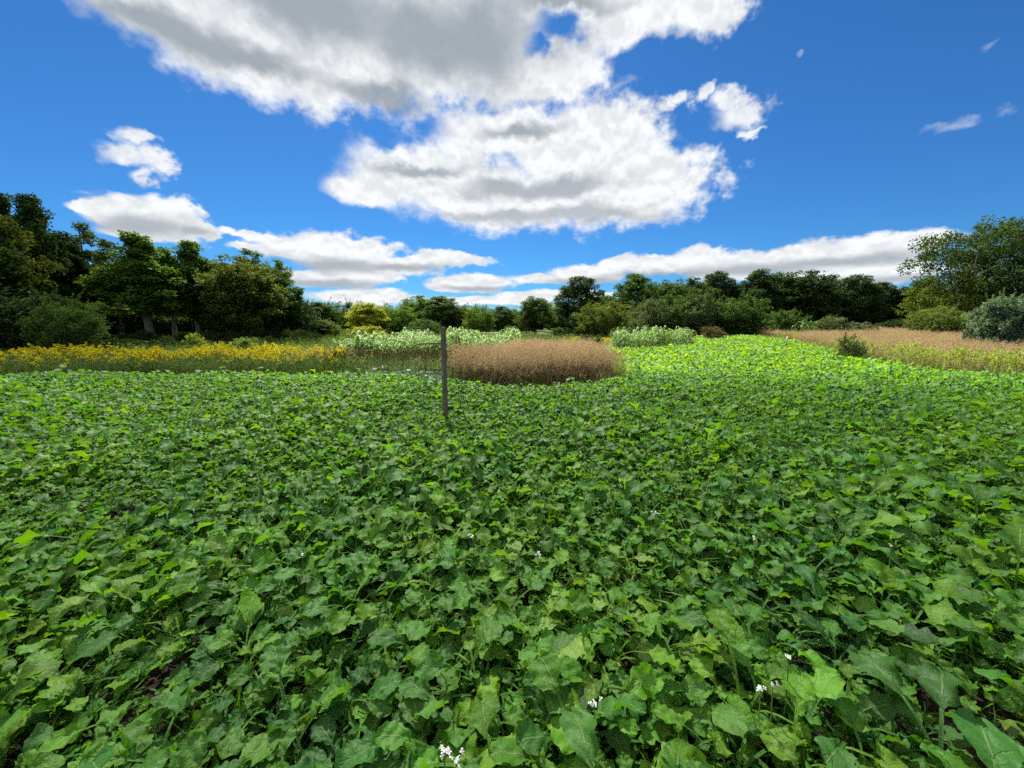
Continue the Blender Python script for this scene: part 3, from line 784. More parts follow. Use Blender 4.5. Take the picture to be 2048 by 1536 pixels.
# the big spreading tree at the right edge: several stems, crown carried high
def spreading(px, top, w, y, seed, color, label, lean=0.0):
    r = np.random.default_rng(seed)
    x, _ = at_depth(px, 650, y); g = float(gz(x, y)); _, zt = at_depth(px, top, y)
    H = zt - g; Wm = w / FPX * y
    tr_, cr_ = tree_mesh('spreading_tree', r, H, Wm, 15000, 0.17, 0.46, 150, 0.066, M_BARK, trunks=3, dome=0.45, lean=lean)
    t = empty('spreading_tree', (x, y, g)); obj('trunk', tr_, t); obj('crown', cr_, t, None, color)
    tag(t, label, 'tree', GR)
spreading(1930, 440, 215, 38, 31, (0.033, 0.060, 0.018), 'big spreading olive tree with open limbs against the sky at right')
spreading(2035, 434, 200, 39, 37, (0.032, 0.057, 0.018), 'second spreading tree of the big pair, cut by the right edge')

SHRUBS = [
 (60, 590, 190, 22, 'round1', DEEP, 'wide dark shrub at the left edge behind the goldenrod'),
 (135, 600, 104, 21, 'round2', DARK, 'rounded green shrub in front of the dark left wood'),
 (385, 668, 34, 24, 'shrub2', LIME, 'small bright sapling at the foot of the left wood'),
 (478, 676, 50, 24, 'shrub0', LIGHT, 'pale low bush behind the goldenrod near the forked tree'),
 (640, 640, 76, 44, 'round0', OLIVE, 'arching olive bush at the corner of the left wood'),
 (735, 652, 70, 46, 'shrub1', YELLOW, 'yellow low growth under the yellow tree'),
 (850, 640, 70, 50, 'round1', DARK, 'dark bush behind the tall grass left of the post'),
 (1020, 653, 34, 42, 'shrub2', GREY, 'small grey bush behind the tip of the bright tall grass'),
 (1122, 655, 40, 46, 'shrub0', DARK, 'low dark bush behind the tan grass'),
 (1180, 671, 46, 27, 'shrub1', DEEP, 'small dark shrub at the back corner of the tan grass'),
 (1275, 640, 46, 34, 'shrub2', GREY, 'grey-green shrub rising behind the bright grass clump'),
 (1432, 654, 44, 36, 'shrub0', BROWNISH, 'small brownish bush at the end of the bright field'),
 (1490, 632, 60, 42, 'shrub1', DARK, 'low green bushes under the near-black trees'),
 (1574, 622, 76, 38, 'shrub2', DARK, 'dark dome-shaped shrub right of the field end'),
 (1662, 634, 66, 37, 'shrub1', GREY, 'soft grey shrub among the tan grass'),
 (1720, 645, 60, 38, 'shrub0', GREY, 'low grey brush right of the soft grey shrub'),
 (1876, 612, 84, 34, 'round2', (0.075, 0.108, 0.024), 'yellow-green arching bush under the big spreading tree'),
 (2010, 594, 102, 21, 'bushy0', BLUISH, 'blue-grey bush at the right edge beside the tan grass'),
 (1704, 672, 52, 17.5, 'shrub2', (0.12, 0.165, 0.06), 'small pale green bush at the edge of the bright field'),
 (1800, 640, 80, 44, 'shrub1', DEEP, 'dark low brush at the foot of the brown tree'),
]
for px, top, w, y, sh, col_, lab in SHRUBS:
    tree('shrub', px, top, w, y, sh, col_, lab, 'shrub')

# the mass of the wood behind the trees that can be told apart
def far_wood():
    P, S, I, Rz = [], [], [], []
    def put(x, y, h, w):
        P.append((x, y, float(gz(x, y)))); S.append((w, w, h)); I.append(int(rngT.integers(0, 6))); Rz.append((0, 0, rngT.uniform(0, 6.28)))
    for row, (dy, hh) in enumerate([(7, 0.72), (14, 0.85), (22, 0.95), (32, 1.0)]):
        for px in range(-350, 620, 46):
            y = (27 + max(0, px) * 0.017) + dy + rngT.uniform(-2, 2); x, _ = at_depth(px + rngT.uniform(-15, 15), 650, y)
            top = np.interp(px, [-300, 60, 200, 300, 420, 600], [410, 420, 500, 505, 530, 590])
            _, z = at_depth(px, top, y); put(x, y, min(z, 16) * hh / 10 * 0.68, rngT.uniform(0.75, 1.0))
    for row, dy in enumerate([6, 14, 24, 36]):
        for px in range(600, 2350, 36):
            y = np.interp(px, [600, 900, 1100, 1200, 1900, 2300], [70, 72, 66, 58, 52, 50]) + dy + rngT.uniform(-2, 2)
            x, _ = at_depth(px + rngT.uniform(-12, 12), 650, y)
            top = np.interp(px, [600, 700, 850, 1000, 1100, 1180, 1300, 1500, 1700, 1780, 1900, 2300], [616, 612, 606, 622, 612, 585, 575, 560, 566, 588, 570, 540]) + 6
            _, z = at_depth(px, top, y); put(x, y, (z - float(gz(x, y))) / 10 * rngT.uniform(0.85, 1.0), rngT.uniform(0.75, 1.1))
    keys = ['oak0', 'oak1', 'oak2', 'oak3', 'round0', 'round1']
    metas = []
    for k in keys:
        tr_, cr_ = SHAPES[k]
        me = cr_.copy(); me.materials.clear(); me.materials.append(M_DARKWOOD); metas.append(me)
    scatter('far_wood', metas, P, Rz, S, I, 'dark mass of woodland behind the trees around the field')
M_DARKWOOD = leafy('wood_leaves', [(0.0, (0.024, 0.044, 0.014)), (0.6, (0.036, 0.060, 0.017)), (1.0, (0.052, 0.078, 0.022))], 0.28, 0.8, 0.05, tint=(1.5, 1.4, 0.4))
far_wood()

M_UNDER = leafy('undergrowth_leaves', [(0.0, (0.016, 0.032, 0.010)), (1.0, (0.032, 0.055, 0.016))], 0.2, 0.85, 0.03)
# undergrowth that closes the foot of the left wood
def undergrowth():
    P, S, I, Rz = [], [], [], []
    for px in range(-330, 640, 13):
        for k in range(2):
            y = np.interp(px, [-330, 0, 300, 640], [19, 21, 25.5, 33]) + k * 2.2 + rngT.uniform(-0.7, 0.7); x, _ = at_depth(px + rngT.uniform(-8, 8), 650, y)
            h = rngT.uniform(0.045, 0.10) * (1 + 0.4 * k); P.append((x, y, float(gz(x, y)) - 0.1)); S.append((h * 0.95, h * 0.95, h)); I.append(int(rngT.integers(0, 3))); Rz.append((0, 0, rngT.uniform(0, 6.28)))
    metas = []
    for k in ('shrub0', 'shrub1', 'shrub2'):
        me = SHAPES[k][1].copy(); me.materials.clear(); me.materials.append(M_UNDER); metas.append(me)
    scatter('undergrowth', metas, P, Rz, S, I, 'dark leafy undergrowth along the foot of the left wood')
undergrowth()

# ------------------------------------------------------------------ grasses, goldenrod and other uncountable growth
def blade(g, rng, base, h, w, lean, rz, m=0, seg=3, droop=0.6, shade=None):
    t = np.linspace(0, 1, seg + 1)
    d = np.array([math.cos(rz), math.sin(rz), 0]); sd = np.array([-math.sin(rz), math.cos(rz), 0])
    P = np.asarray(base) + np.outer(t ** 1.8 * lean, d) + np.outer(h * (t - droop * 0.35 * t ** 3), [0, 0, 1])
    wd = w * np.clip(1.05 - t, 0.06, 1) ** 0.7
    V, F, uv = strip(P, wd, sd); g.add(V, F, uv, rng.random() if shade is None else shade, m)
    return P

def specks(g, P, size, rng, m, shade=None):
    n = len(P); nr = rng.normal(0, 1, (n, 3)); nr /= np.linalg.norm(nr, axis=1)[:, None]
    tx = np.cross(nr, rng.normal(0, 1, (n, 3))); tx /= np.linalg.norm(tx, axis=1)[:, None]; ty = np.cross(nr, tx)
    s = size * rng.uniform(0.6, 1.4, n)[:, None]
    V = np.stack([P - tx * s, P - ty * s * 0.6, P + tx * s, P + ty * s * 0.6], 1).reshape(-1, 3)
    g.add(V, np.arange(n * 4).reshape(-1, 4), None, np.repeat(rng.random(n) * 0.5 + (rng.random() * 0.5 if shade is None else shade), 4), m)

def switch_tuft(rng, H=1.0, mats=None, n=46, npan=24, r=0.16, leafm=0, panm=1):
    g = Geo()
    for k in range(n):
        b = (rng.normal(0, r), rng.normal(0, r), 0); h = H * rng.uniform(0.4, 0.78)
        blade(g, rng, b, h, rng.uniform(0.008, 0.016), h * rng.uniform(0.15, 0.6), rng.uniform(0, 6.28), leafm, 4, 1.0)
    for k in range(npan):
        b = np.array((rng.normal(0, r), rng.normal(0, r), 0)); h = H * rng.uniform(0.78, 1.16); rz = rng.uniform(0, 6.28)
        P = blade(g, rng, b, h, 0.006, h * rng.uniform(0.05, 0.22), rz, leafm, 3, 0.3)
        m = 26; f = rng.uniform(0.74, 1.0, m)
        q = np.array([np.interp(f, np.linspace(0, 1, len(P)), P[:, i]) for i in range(3)]).T
        sp = (1.06 - f)[:, None] * 0.36 * H
        specks(g, q + rng.normal(0, 1, (m, 3)) * sp * np.array([0.55, 0.55, 0.25]), 0.011, rng, panm)
    return g.build('grass_tuft', mats)

def goldenrod(rng, H, mats, bloom=1.0, nst=5):
    g = Geo()
    for k in range(nst):
        b = np.array((rng.normal(0, 0.13), rng.normal(0, 0.13), 0)); h = H * rng.uniform(0.75, 1.1); rz = rng.uniform(0, 6.28)
        P = blade(g, rng, b, h, 0.008, h * rng.uniform(0.0, 0.15), rz, 0, 4, 0.1)
        n = 26; f = rng.uniform(0.12, 0.86, n); ang = rng.uniform(0, 6.28, n)
        for fi, an in zip(f, ang):
            q = np.array([np.interp(fi, np.linspace(0, 1, len(P)), P[:, i]) for i in range(3)])
            blade(g, rng, q, 0.03, 0.018, 0.085 * (1.15 - fi), an, 0, 2, 1.2)
        if rng.random() < bloom:
            m = 60; f = rng.random(m) ** 0.8
            br = rng.integers(0, 7, m); an = br * 0.9 + rz; ln = f * 0.16 * (1 - br / 9)
            q = P[-1] + np.column_stack([np.cos(an) * ln, np.sin(an) * ln, -0.16 + br * 0.028 + 0.35 * ln - 2.2 * ln ** 2])
            specks(g, q + rng.normal(0, 0.012, (m, 3)), 0.021, rng, 1)
    return g.build('goldenrod_stems', mats)

def weed_tuft(rng, H, mats, n=34, leafy_n=26, r=0.16):
    g = Geo()
    for k in range(n):
        h = H * rng.uniform(0.45, 1.05)
        P = blade(g, rng, (rng.normal(0, r), rng.normal(0, r), 0), h, rng.uniform(0.006, 0.013), h * rng.uniform(0.05, 0.5), rng.uniform(0, 6.28), 0, 3, 0.9)
    q = np.column_stack([rng.normal(0, r * 1.1, leafy_n), rng.normal(0, r * 1.1, leafy_n), rng.uniform(0.1, 0.85, leafy_n) * H])
    specks(g, q, 0.03, rng, 0)
    return g.build('weed_tuft', mats)

def sorghum(rng, H, mats, n=9, tassel=False):
    g = Geo()
    b = np.zeros(3); V, F, uv = tube(np.array([[0, 0, 0], [0.02, 0.01, H * 0.5], [0.04, 0.0, H * 0.92]]), [0.011, 0.009, 0.005], 4); g.add(V, F, uv, rng.random())
    for k in range(n):
        z = H * (0.18 + 0.72 * k / n); rz = k * 2.6 + rng.uniform(-0.5, 0.5); Lb = rng.uniform(0.45, 0.7)
        t = np.linspace(0, 1, 7); up = rng.uniform(0.5, 0.95)
        d = np.array([math.cos(rz), math.sin(rz), 0]); sd = np.array([-math.sin(rz), math.cos(rz), 0])
        P = np.array([0.02, 0, z]) + np.outer(t * Lb * 0.72, d) + np.outer(Lb * (up * t - 1.25 * t ** 2.2), [0, 0, 1])
        V, F, uv = strip(P, 0.052 * np.sin(np.pi * np.clip(t * 0.86 + 0.12, 0, 1)) ** 0.7 + 0.003, sd); g.add(V, F, uv, rng.random())
    return g.build('sorghum_plant', mats)

def millet(rng, mats, H=0.75):
    g = Geo()
    for k in range(9):
        b = np.array((rng.normal(0, 0.13), rng.normal(0, 0.13), 0)); h = H * rng.uniform(0.7, 1.08); rz = rng.uniform(0, 6.28)
        P = blade(g, rng, b, h, 0.009, h * rng.uniform(0.02, 0.12), rz, 0, 3, 0.1)
        for j in range(3): blade(g, rng, P[1 + (j > 1)], 0.2, 0.016, 0.22, rng.uniform(0, 6.28), 0, 3, 1.6)
        V, F, uv = tube(np.array([P[-1], P[-1] + (0.006, 0, 0.05), P[-1] + (0.02, 0, 0.11)]), [0.008, 0.013, 0.004], 5); g.add(V, F, uv, rng.random(), 1)
    return g.build('millet_plant', mats)

rngG = np.random.default_rng(77)
def stuff(name, meshes, p, label, s=(0.8, 1.2), tilt=0.06, zoff=0.0, sfun=None):
    n = len(p)
    pos = np.column_stack([p, gz(p[:, 0], p[:, 1]) - 0.02 + zoff])
    rot = np.column_stack([rngG.normal(0, tilt, n), rngG.normal(0, tilt, n), rngG.uniform(0, 6.283, n)])
    sc_ = rngG.uniform(s[0], s[1], n)
    if sfun is not None: sc_ = sc_ * sfun(p)
    return scatter(name, meshes, pos, rot, sc_, rngG.integers(0, len(meshes), n), label)

SW = [switch_tuft(rngG, 1.02, [M_SWITCH, M_PANICLE]) for _ in range(6)]
SWG = [switch_tuft(rngG, 0.9, [M_GREEN, M_PANICLE], 36, 8) for _ in range(3)]
TAN = [switch_tuft(rngG, 0.8, [M_TAN, M_PANICLE], 30, 16, 0.2) for _ in range(4)]
GOLD = [goldenrod(rngG, 0.72, [M_GREEN, M_GOLD], 0.95) for _ in range(6)]
BUD = [goldenrod(rngG, 0.9, [M_LIME, M_LIME], 1.0) for _ in range(4)]
WEED = [weed_tuft(rngG, 0.55, [M_GREEN]) for _ in range(5)]
LOWG = [weed_tuft(rngG, 0.26, [M_GREEN], 26, 8, 0.13) for _ in range(3)]
SORG = [sorghum(rngG, 1.25, [M_SORGHUM], int(rngG.integers(8, 12))) for _ in range(6)]
MILL = [millet(rngG, [M_GREEN, M_MILLET]) for _ in range(4)]
KALE = [plant_mesh('kale_plant', rngG, 6, 2, 9, M_KALE, 1.15, False) for _ in range(3)]

# tan switchgrass stand right of the post
sw_poly = [on_plane(918, 757, 0.2), on_plane(1000, 761, 0.2), on_plane(1110, 758, 0.2), on_plane(1206, 752, 0.2), on_plane(1214, 742, 0.2), (3.4, 17.2), (0.8, 18.2), (-0.5, 15.2), (-1.6, 13.2), on_plane(925, 742, 0.2)]
p = sample_poly(sw_poly, 17, rngG); p = p + rngG.normal(0, 0.10, p.shape)
e_ = np.array(sw_poly); k_ = rngG.integers(0, len(e_), 110); f_ = rngG.random((110, 1))
rim = e_[k_] * (1 - f_) + e_[(k_ + 1) % len(e_)] * f_ + rngG.normal(0, 0.28, (110, 2))       # stragglers round the stand
stuff('switchgrass_stragglers', SW[:3] + SWG, rim, 'loose tan and green tufts straggling round the switchgrass stand', (0.5, 1.2), 0.22)
stuff('switchgrass', SW + SWG[:1], p, 'stand of reddish tan switchgrass beside the wooden post', (0.84, 1.12), 0.11, sfun=lambda q: 1 + 0.03 * np.sin(q[:, 0] * 2.3) + 0.03 * np.sin(q[:, 1] * 1.7 + q[:, 0]))
fr = [on_plane(915, 760, 0.2), on_plane(1000, 764, 0.2), on_plane(1110, 761, 0.2), on_plane(1216, 755, 0.2), on_plane(1216, 747, 0.2), on_plane(1110, 750, 0.2), on_plane(1000, 752, 0.2), on_plane(920, 748, 0.2)]
p = sample_poly(fr, 16, rngG)
stuff('grass_fringe', WEED, p, 'green weeds along the foot of the tan switchgrass', (0.5, 0.9), 0.12)

# goldenrod belt on the left, weeds in front of it
fg = [on_plane(-700, 752, 0.3), on_plane(-300, 745, 0.3), on_plane(0, 738, 0.3), on_plane(300, 732, 0.3), on_plane(560, 733, 0.3), on_plane(690, 734, 0.3)]
gold_poly = fg + [(-7.3, 16.4), (-9.5, 17.2), (-16, 17.6), (-24, 18.0), (-34, 19)]
p = sample_poly(gold_poly, 14, rngG); p = frame_keep(p)
# flowers thin out towards the crop
front = np.interp(p[:, 0], [q[0] for q in fg], [q[1] for q in fg])
prob = smooth(1.4, 3.4, p[:, 1] - front + rngG.normal(0, 0.6, len(p))) * np.interp(p[:, 0], [-18, -12, -8.5], [0.2, 0.6, 1.0]) * np.clip(0.9 + 0.5 * np.sin(p[:, 0] * 1.7 + 2 * np.sin(p[:, 1] * 1.3)), 0.25, 1)
isg = rngG.random(len(p)) < prob
stuff('goldenrod', GOLD, p[isg], 'belt of yellow goldenrod in bloom along the left wood', (0.7, 1.15), 0.16, sfun=lambda q: 1 + 0.12 * np.sin(q[:, 0] * 0.9) + 0.08 * np.sin(q[:, 0] * 2.7 + q[:, 1]))
GREENROD = [goldenrod(rngG, 0.74, [M_GREEN, M_GOLD], 0.06) for _ in range(3)]
stuff('goldenrod_foot', WEED + GREENROD, np.vstack([p[~isg], sample_poly(fg + [(q[0], q[1] + 2.4) for q in fg[::-1]], 14, rngG)]), 'dull green weeds in front of the goldenrod', (0.75, 1.15), 0.15)

# millet and kale strip between the goldenrod and the switchgrass
ms = [on_plane(560, 738, 0.3), on_plane(690, 740, 0.3), on_plane(830, 744, 0.3), on_plane(925, 752, 0.3), on_plane(930, 735, 0.3), (-1.1, 14.6), (-3.0, 15.2), (-6.6, 14.8)]
p = sample_poly(ms, 14, rngG)
dep = p[:, 1] - np.interp(p[:, 0], [-8, -5, -3, -1], [11.6, 11.4, 10.9, 10.2])
back = dep + rngG.normal(0, 0.35, len(p)) > 1.5
stuff('millet', MILL, p[back], 'brown-headed millet strip left of the wooden post', (0.8, 1.1), 0.07)
kz = (~back) & (p[:, 0] > -5.2) & (p[:, 0] < -1.9) & (dep > 0.5)
stuff('kale', KALE, p[kz], 'blue-green kale between the radish field and the millet', (0.9, 1.25), 0.1)
stuff('strip_weeds', WEED + SWG[:1], p[(~back) & ~kz], 'dark weeds at the far edge of the radish field', (0.75, 1.25), 0.12)

# pale tall sorghum blocks
def block(name, pts, dens, label, s=(0.85, 1.15)):
    stuff(name, SORG, sample_poly(pts, dens, rngG), label, s, 0.12, sfun=lambda q: 1 + 0.17 * np.sin(q[:, 0] * 1.9 + 1) + 0.12 * np.sin(q[:, 0] * 4.3 + q[:, 1]))
block('sorghum', [at_depth(672, 700, 16.5)[:1] + (16.5,), (at_depth(806, 700, 16.5)[0], 16.5), (at_depth(822, 700, 20.5)[0], 20.5), (at_depth(700, 700, 20.5)[0], 20.5)], 14, 'block of pale green tall sorghum left of the post', (0.78, 1.05))
block('sorghum', [(at_depth(815, 690, 20.5)[0], 20.5), (at_depth(905, 690, 20.5)[0], 19.0), (at_depth(985, 690, 18.5)[0], 18.5), (at_depth(1040, 690, 20)[0], 20.0), (at_depth(1036, 690, 26)[0], 26.0), (at_depth(800, 690, 27)[0], 27.0)], 12, 'block of pale green tall sorghum behind the post', (0.8, 1.06))
block('sorghum', [(at_depth(1226, 688, 25)[0], 25.0), (at_depth(1300, 688, 25)[0], 25.4), (at_depth(1386, 688, 27.2)[0], 27.2), (at_depth(1380, 688, 30)[0], 30.5), (at_depth(1232, 688, 29)[0], 29.5)], 9, 'bright green clump of tall sorghum at the left of the far field', (0.82, 1.18))
block('sorghum', [(at_depth(1885, 640, 33)[0], 33.0), (at_depth(1950, 640, 33)[0], 33.0), (at_depth(1950, 640, 35)[0], 35.5), (at_depth(1885, 640, 35)[0], 35.5)], 10, 'tall corn-like grass beside the blue-grey bush', (1.25, 1.6))
block('sorghum', [(at_depth(1590, 640, 36)[0], 36.0), (at_depth(1640, 640, 36)[0], 36.0), (at_depth(1640, 640, 39)[0], 39.0), (at_depth(1590, 640, 39)[0], 39.0)], 9, 'small bright patch of tall grass before the near-black trees', (0.9, 1.2))

# meadow right of the field: lime goldenrod in bud, then tan grass up to the trees
edge_px = [(1396, 672), (1440, 669), (1500, 672), (1570, 680), (1640, 691), (1720, 706), (1850, 726), (2048, 747), (2400, 777)]
ed = [on_plane(*q) for q in edge_px]
def off(d): return [(x + d * 0.45, y + d) for x, y in ed]
rough = ed + off(2.6)[::-1]
p = frame_keep(sample_poly(rough, 10, rngG), 2)
stuff('field_margin_weeds', WEED + LOWG, p, 'rough green margin along the right side of the bright field', (0.6, 1.0), 0.15)
lime = [q for q in off(0.8)[3:]] + [q for q in off(3.9)[3:]][::-1]
p = frame_keep(sample_poly(lime, 9, rngG), 2)
stuff('budding_goldenrod', BUD, p, 'yellow-green band of budding goldenrod right of the field', (0.65, 1.1), 0.12)
tan = off(3.4) + [(38, 24), (46, 34), (44, 44), (30, 47), (20, 46), (13, 44)]
p = frame_keep(sample_poly(tan, 5.5, rngG), 2)
stuff('tan_meadow', TAN + [WEED[0]], p, 'tan dry grass meadow between the field and the right-hand trees', (0.75, 1.1), 0.12)
# low growth in front of the far trees and under the left wood
low1 = [(-9, 17), (-1, 19), (1, 28), (4, 28), (14, 46), (14, 50), (-40, 60), (-32, 40), (-20, 34), (-30, 20), (-20, 18)]
p = frame_keep(sample_poly(low1, 2.6, rngG), 2)
stuff('rough_grass', LOWG + WEED, p, 'rough grass between the crops and the far trees', (0.8, 1.5), 0.15)
gold2 = [(at_depth(1180, 690, 30)[0], 29.0), (at_depth(1240, 690, 30)[0], 29.0), (at_depth(1240, 690, 36)[0], 36.0), (at_depth(1120, 690, 36)[0], 36.0)]
stuff('goldenrod', GOLD, sample_poly(gold2, 6, rngG), 'small far patch of goldenrod left of the bright grass clump', (0.5, 0.7))
stuff('goldenrod', GOLD, sample_poly([on_plane(1212, 738, 0.3), on_plane(1232, 746, 0.3), on_plane(1236, 736, 0.3), on_plane(1216, 728, 0.3)], 9, rngG), 'few small goldenrod sprigs at the right end of the tan switchgrass', (0.45, 0.6))

# weedy grass in the near right corner and in the thin place in mid-field
p = sample_poly([on_plane(1880, 1440, 0.1), on_plane(2080, 1400, 0.1), on_plane(2150, 1560, 0.1), on_plane(1900, 1560, 0.1)], 60, rngG)
stuff('corner_grass', LOWG, p, 'thin weedy grass in the near right-hand corner', (0.5, 0.95), 0.2)
p = sample_poly([on_plane(740, 985, 0.15), on_plane(890, 975, 0.15), on_plane(900, 1005, 0.15), on_plane(760, 1015, 0.15)], 40, rngG)
stuff('mid_field_grass', LOWG, p, 'wispy grass in a thin place of the radish crop', (0.6, 1.2), 0.2)

# weeds that come up through the crop
p = cand[rngG.choice(len(cand), 900, replace=False)]; p = p[p[:, 1] > 1.2] + 0.07
stuff('crop_weeds', [LOWG[0], LOWG[1], WEED[2]], p, 'scattered grassy weeds coming up through the radish crop', (0.45, 0.85), 0.2)

# ------------------------------------------------------------------ wooden post with a hooked dry branch
def post():
    x, y = post_xy; _, zt = at_depth(889, 655, y)
    r = np.random.default_rng(3)
    n, seg = 26, 20
    z = np.linspace(-0.3, zt, n); a = np.linspace(0, 2 * np.pi, seg + 1)
    rad = 0.045 * (1 + 0.03 * np.sin(3 * a)[None] + 0.02 * np.sin(5 * a + 1)[None] + 0.012 * np.sin(z * 9)[:, None]) * np.ones((n, 1))
    crack = np.exp(-((a - 4.4) / 0.10) ** 2)[None] * 0.009 * smooth(0.5, 1.2, z)[:, None] + np.exp(-((a - 5.3) / 0.08) ** 2)[None] * 0.006
    rad = rad - crack; rad[:, -1] = rad[:, 0]
    bend = 0.012 * np.sin(z * 1.3)
    V = np.stack([np.cos(a)[None] * rad + bend[:, None], np.sin(a)[None] * rad, np.broadcast_to(z[:, None], rad.shape)], -1).reshape(-1, 3)
    t = empty('fence_post', (x, y, float(gz(x, y))))
    tag(t, 'weathered grey round wooden post standing alone in the crop', 'post')
    obj('shaft', mesh_of('post_shaft', V, grid_faces(n, seg + 1), mats=[M_WOOD]), t)
    # slightly chamfered, sloping top
    rings = [1.0, 0.93, 0.5, 0.02]; Vt = []
    for k, q in enumerate(rings):
        rr = rad[-1] * q
        Vt.append(np.column_stack([np.cos(a) * rr + bend[-1], np.sin(a) * rr, zt + (0, 0.006, 0.008, 0.009)[k] + 0.006 * np.cos(a) * q]))
    obj('post_top', mesh_of('post_top', np.vstack(Vt), grid_faces(4, seg + 1), mats=[M_ENDGRAIN]), t)
    # branch: out level from the post, then drooping in steps to the crop
    g = Geo()
    pts = []
    for k, (px, py) in enumerate([(884, 687), (864, 687), (838, 688), (828, 693), (815, 700), (797, 706), (790, 713), (775, 721), (760, 730), (749, 737)]):
        yy = y + 0.05 + 0.015 * k; xx, zz_ = at_depth(px, py, yy); pts.append((xx, yy, zz_))
    V, F, uv = tube(np.array(pts), np.linspace(0.013, 0.004, len(pts)), 7); g.add(V, F, uv)
    tw = obj('dry_branch', g.build('dry_branch', [M_TWIG]))
    for (k, dx, dz_) in ((2, -0.18, 0.03), (5, -0.16, 0.05), (6, -0.03, -0.2), (8, -0.02, -0.14)):
        p0 = np.array(pts[k]); g2 = Geo(); q = np.array([p0, p0 + (dx * 0.5, 0.02, dz_ * 0.6), p0 + (dx, 0.03, dz_)])
        V, F, uv = tube(q, [0.005, 0.0035, 0.002], 5); g2.add(V, F, uv); obj('side_twig', g2.build('side_twig', [M_TWIG]), tw)
    tag(tw, 'thin bent dry branch reaching from the post down to the left', 'branch')
post()

# steel stake with a white tip in the bright field
def stake():
    px, y = 1575, 22.0
    x, zt = at_depth(px, 674, y); g0 = float(gz(x, y))
    t = empty('metal_stake', (x, y, g0)); tag(t, 'thin dark metal stake with a white tip in the bright field', 'stake')
    H = zt - g0
    bm = Geo()
    for sx, sy in ((0.022, 0.006), (0.006, 0.022)):      # T section
        V = np.array([(-sx, -sy, -0.2), (sx, -sy, -0.2), (sx, sy, -0.2), (-sx, sy, -0.2), (-sx, -sy, H), (sx, -sy, H), (sx, sy, H), (-sx, sy, H)]) + (0, 0.016 if sy > sx else 0, 0)
        bm.add(V, [(0, 3, 2, 1), (4, 5, 6, 7), (0, 1, 5, 4), (1, 2, 6, 5), (2, 3, 7, 6), (3, 0, 4, 7)])
    obj('shaft', bm.build('stake_shaft', [M_STEEL], False), t)
    g = Geo(); V, F, uv = tube(np.array([(0, 0.008, H - 0.12), (0, 0.008, H), (0, 0.008, H + 0.03)]), [0.034, 0.034, 0.012], 8); g.add(V, F, uv)
    obj('tip', g.build('stake_tip', [M_WHITE]), t)
stake()

# ------------------------------------------------------------------ white flower heads among the leaves
def flower(px, py, z, big, label, group, seed):
    r = np.random.default_rng(seed); x, y = on_plane(px, py, z)
    t = empty('white_flower', (x, y, float(gz(x, y)))); tag(t, label, 'flower', group)
    g = Geo(); V, F, uv = tube(np.array([(0.02, 0.01, 0), (0.01, 0.0, z * 0.5), (0, 0, z - 0.01)]), [0.004, 0.003, 0.002], 5); g.add(V, F, uv, r.random())
    obj('stem', g.build('flower_stem', [M_STEM]), t)
    for k in range(6 if big else 3):
        gb = Geo(); c = np.array([r.normal(0, 0.011), r.normal(0, 0.011), z + r.normal(0, 0.007)]) if k else np.array([0, 0, z])
        up = np.array([r.normal(0, 0.4), r.normal(-0.3, 0.4), 1.0]); up /= np.linalg.norm(up)
        tx = np.cross(up, (1, 0.3, 0)); tx /= np.linalg.norm(tx); ty = np.cross(up, tx)
        for j in range(4):
            an = j * math.pi / 2 + r.uniform(-0.2, 0.2); d = tx * math.cos(an) + ty * math.sin(an); e = np.cross(up, d); L = r.uniform(0.006, 0.009)
            V = np.array([c, c + d * L * 0.5 - e * L * 0.4 + up * 0.002, c + d * L * 0.98 - e * L * 0.28, c + d * L * 1.05 + e * L * 0.24, c + d * L * 0.5 + e * L * 0.4 + up * 0.002, c + d * L * 0.3])
            gb.add(V, [(0, 1, 5, 4), (5, 1, 2, 2)][:1] + [(1, 2, 3, 4)], None, 0.3)
        obj('blossom', gb.build('blossom', [M_PETAL], False), t)
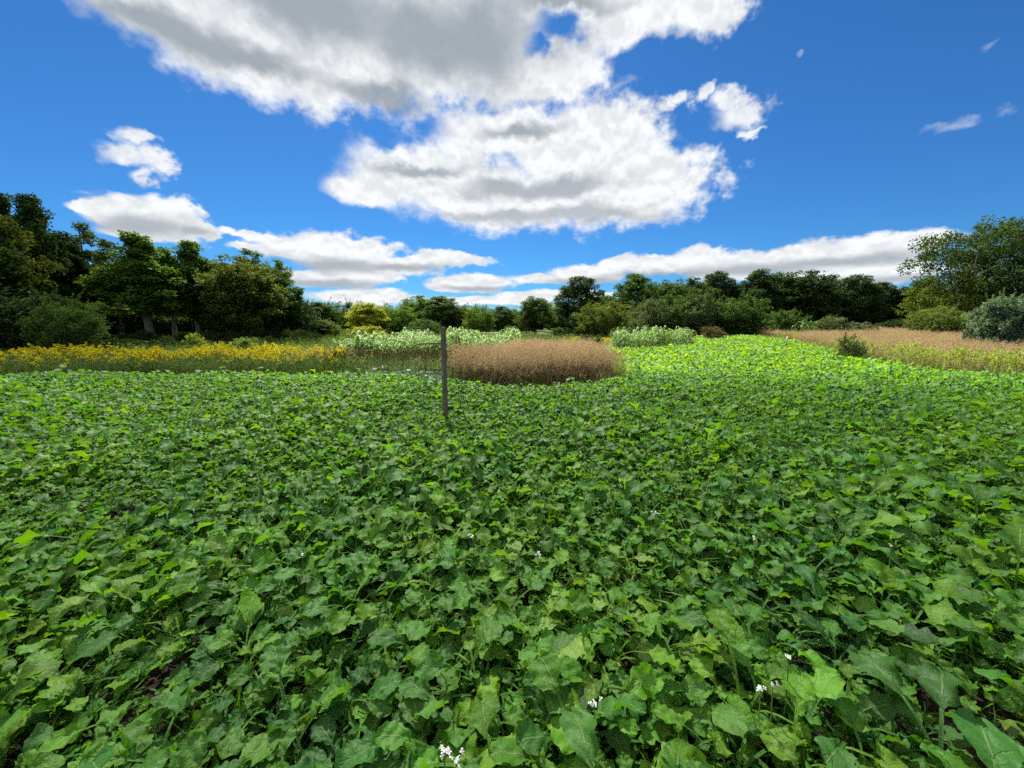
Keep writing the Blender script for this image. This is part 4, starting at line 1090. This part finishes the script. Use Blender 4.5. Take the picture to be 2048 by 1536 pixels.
FL = [(887, 1506, 0.36, 1, 'largest white flower cluster at the bottom edge of the crop'), (913, 1527, 0.38, 1, 'white flower cluster at the bottom edge, right of the largest one'),
      (1188, 1409, 0.35, 1, 'white flower cluster above the broad yellow-green leaves near the bottom'), (1520, 1387, 0.35, 1, 'small white flower at lower right, left of a paler bud'), (1545, 1378, 0.38, 0, 'tiny pale bud cluster beside the lower right white flower'),
      (945, 1077, 0.36, 1, 'white flower sprig in the middle of the crop, left one'), (1577, 1324, 0.4, 0, 'lone white flower low on the right side of the crop')]
for i, (px, py, z, b, lab) in enumerate(FL): flower(px, py, z, b, lab, 'white flowers in the crop', 100 + i)
for i, (px, py) in enumerate([(1080, 1117), (1310, 1033), (604, 1110), (1508, 1083), (1782, 1096), ]):
    flower(px, py, 0.35, i in (0, 1, 5), 'tiny white flower sprig dotted among the leaves of the middle crop', 'tiny white flower sprigs in mid-field', 200 + i)

# dry upright stalks and a dark weed in the crop
def stalk(px, py_base, py_top, y, w, label, seed, name='dry_stalk', fuzz=0):
    r = np.random.default_rng(seed); x, _ = at_depth(px, py_base, y); _, zt = at_depth(px, py_top, y); g0 = float(gz(x, y))
    g = Geo(); n = 5; q = np.linspace(0, 1, n); V, F, uv = tube(np.column_stack([r.normal(0, 0.008, n) * q, r.normal(0, 0.008, n) * q, q * (zt - g0)]), np.linspace(w, w * 0.5, n), 6); g.add(V, F, uv, r.random())
    if fuzz:
        f = r.uniform(0.45, 1.0, fuzz); specks(g, np.column_stack([r.normal(0, 0.06, fuzz) * (1.1 - f), r.normal(0, 0.06, fuzz) * (1.1 - f), f * (zt - g0)]), 0.02, r, 0)
    o = obj(name, g.build(name, [M_DRY]), None, (x, y, g0)); tag(o, label, 'stalk')
stalk(177, 1280, 1240, 1.9, 0.004, 'short dark stalk in the near left gap, left of the pair', 1)
stalk(191, 1280, 1222, 1.95, 0.005, 'taller dark stalk in the near left gap', 2)
stalk(1686, 705, 664, 17.0, 0.010, 'pale dry weed stalk beside the small dark bush', 4, 'weed_stalk', 200)
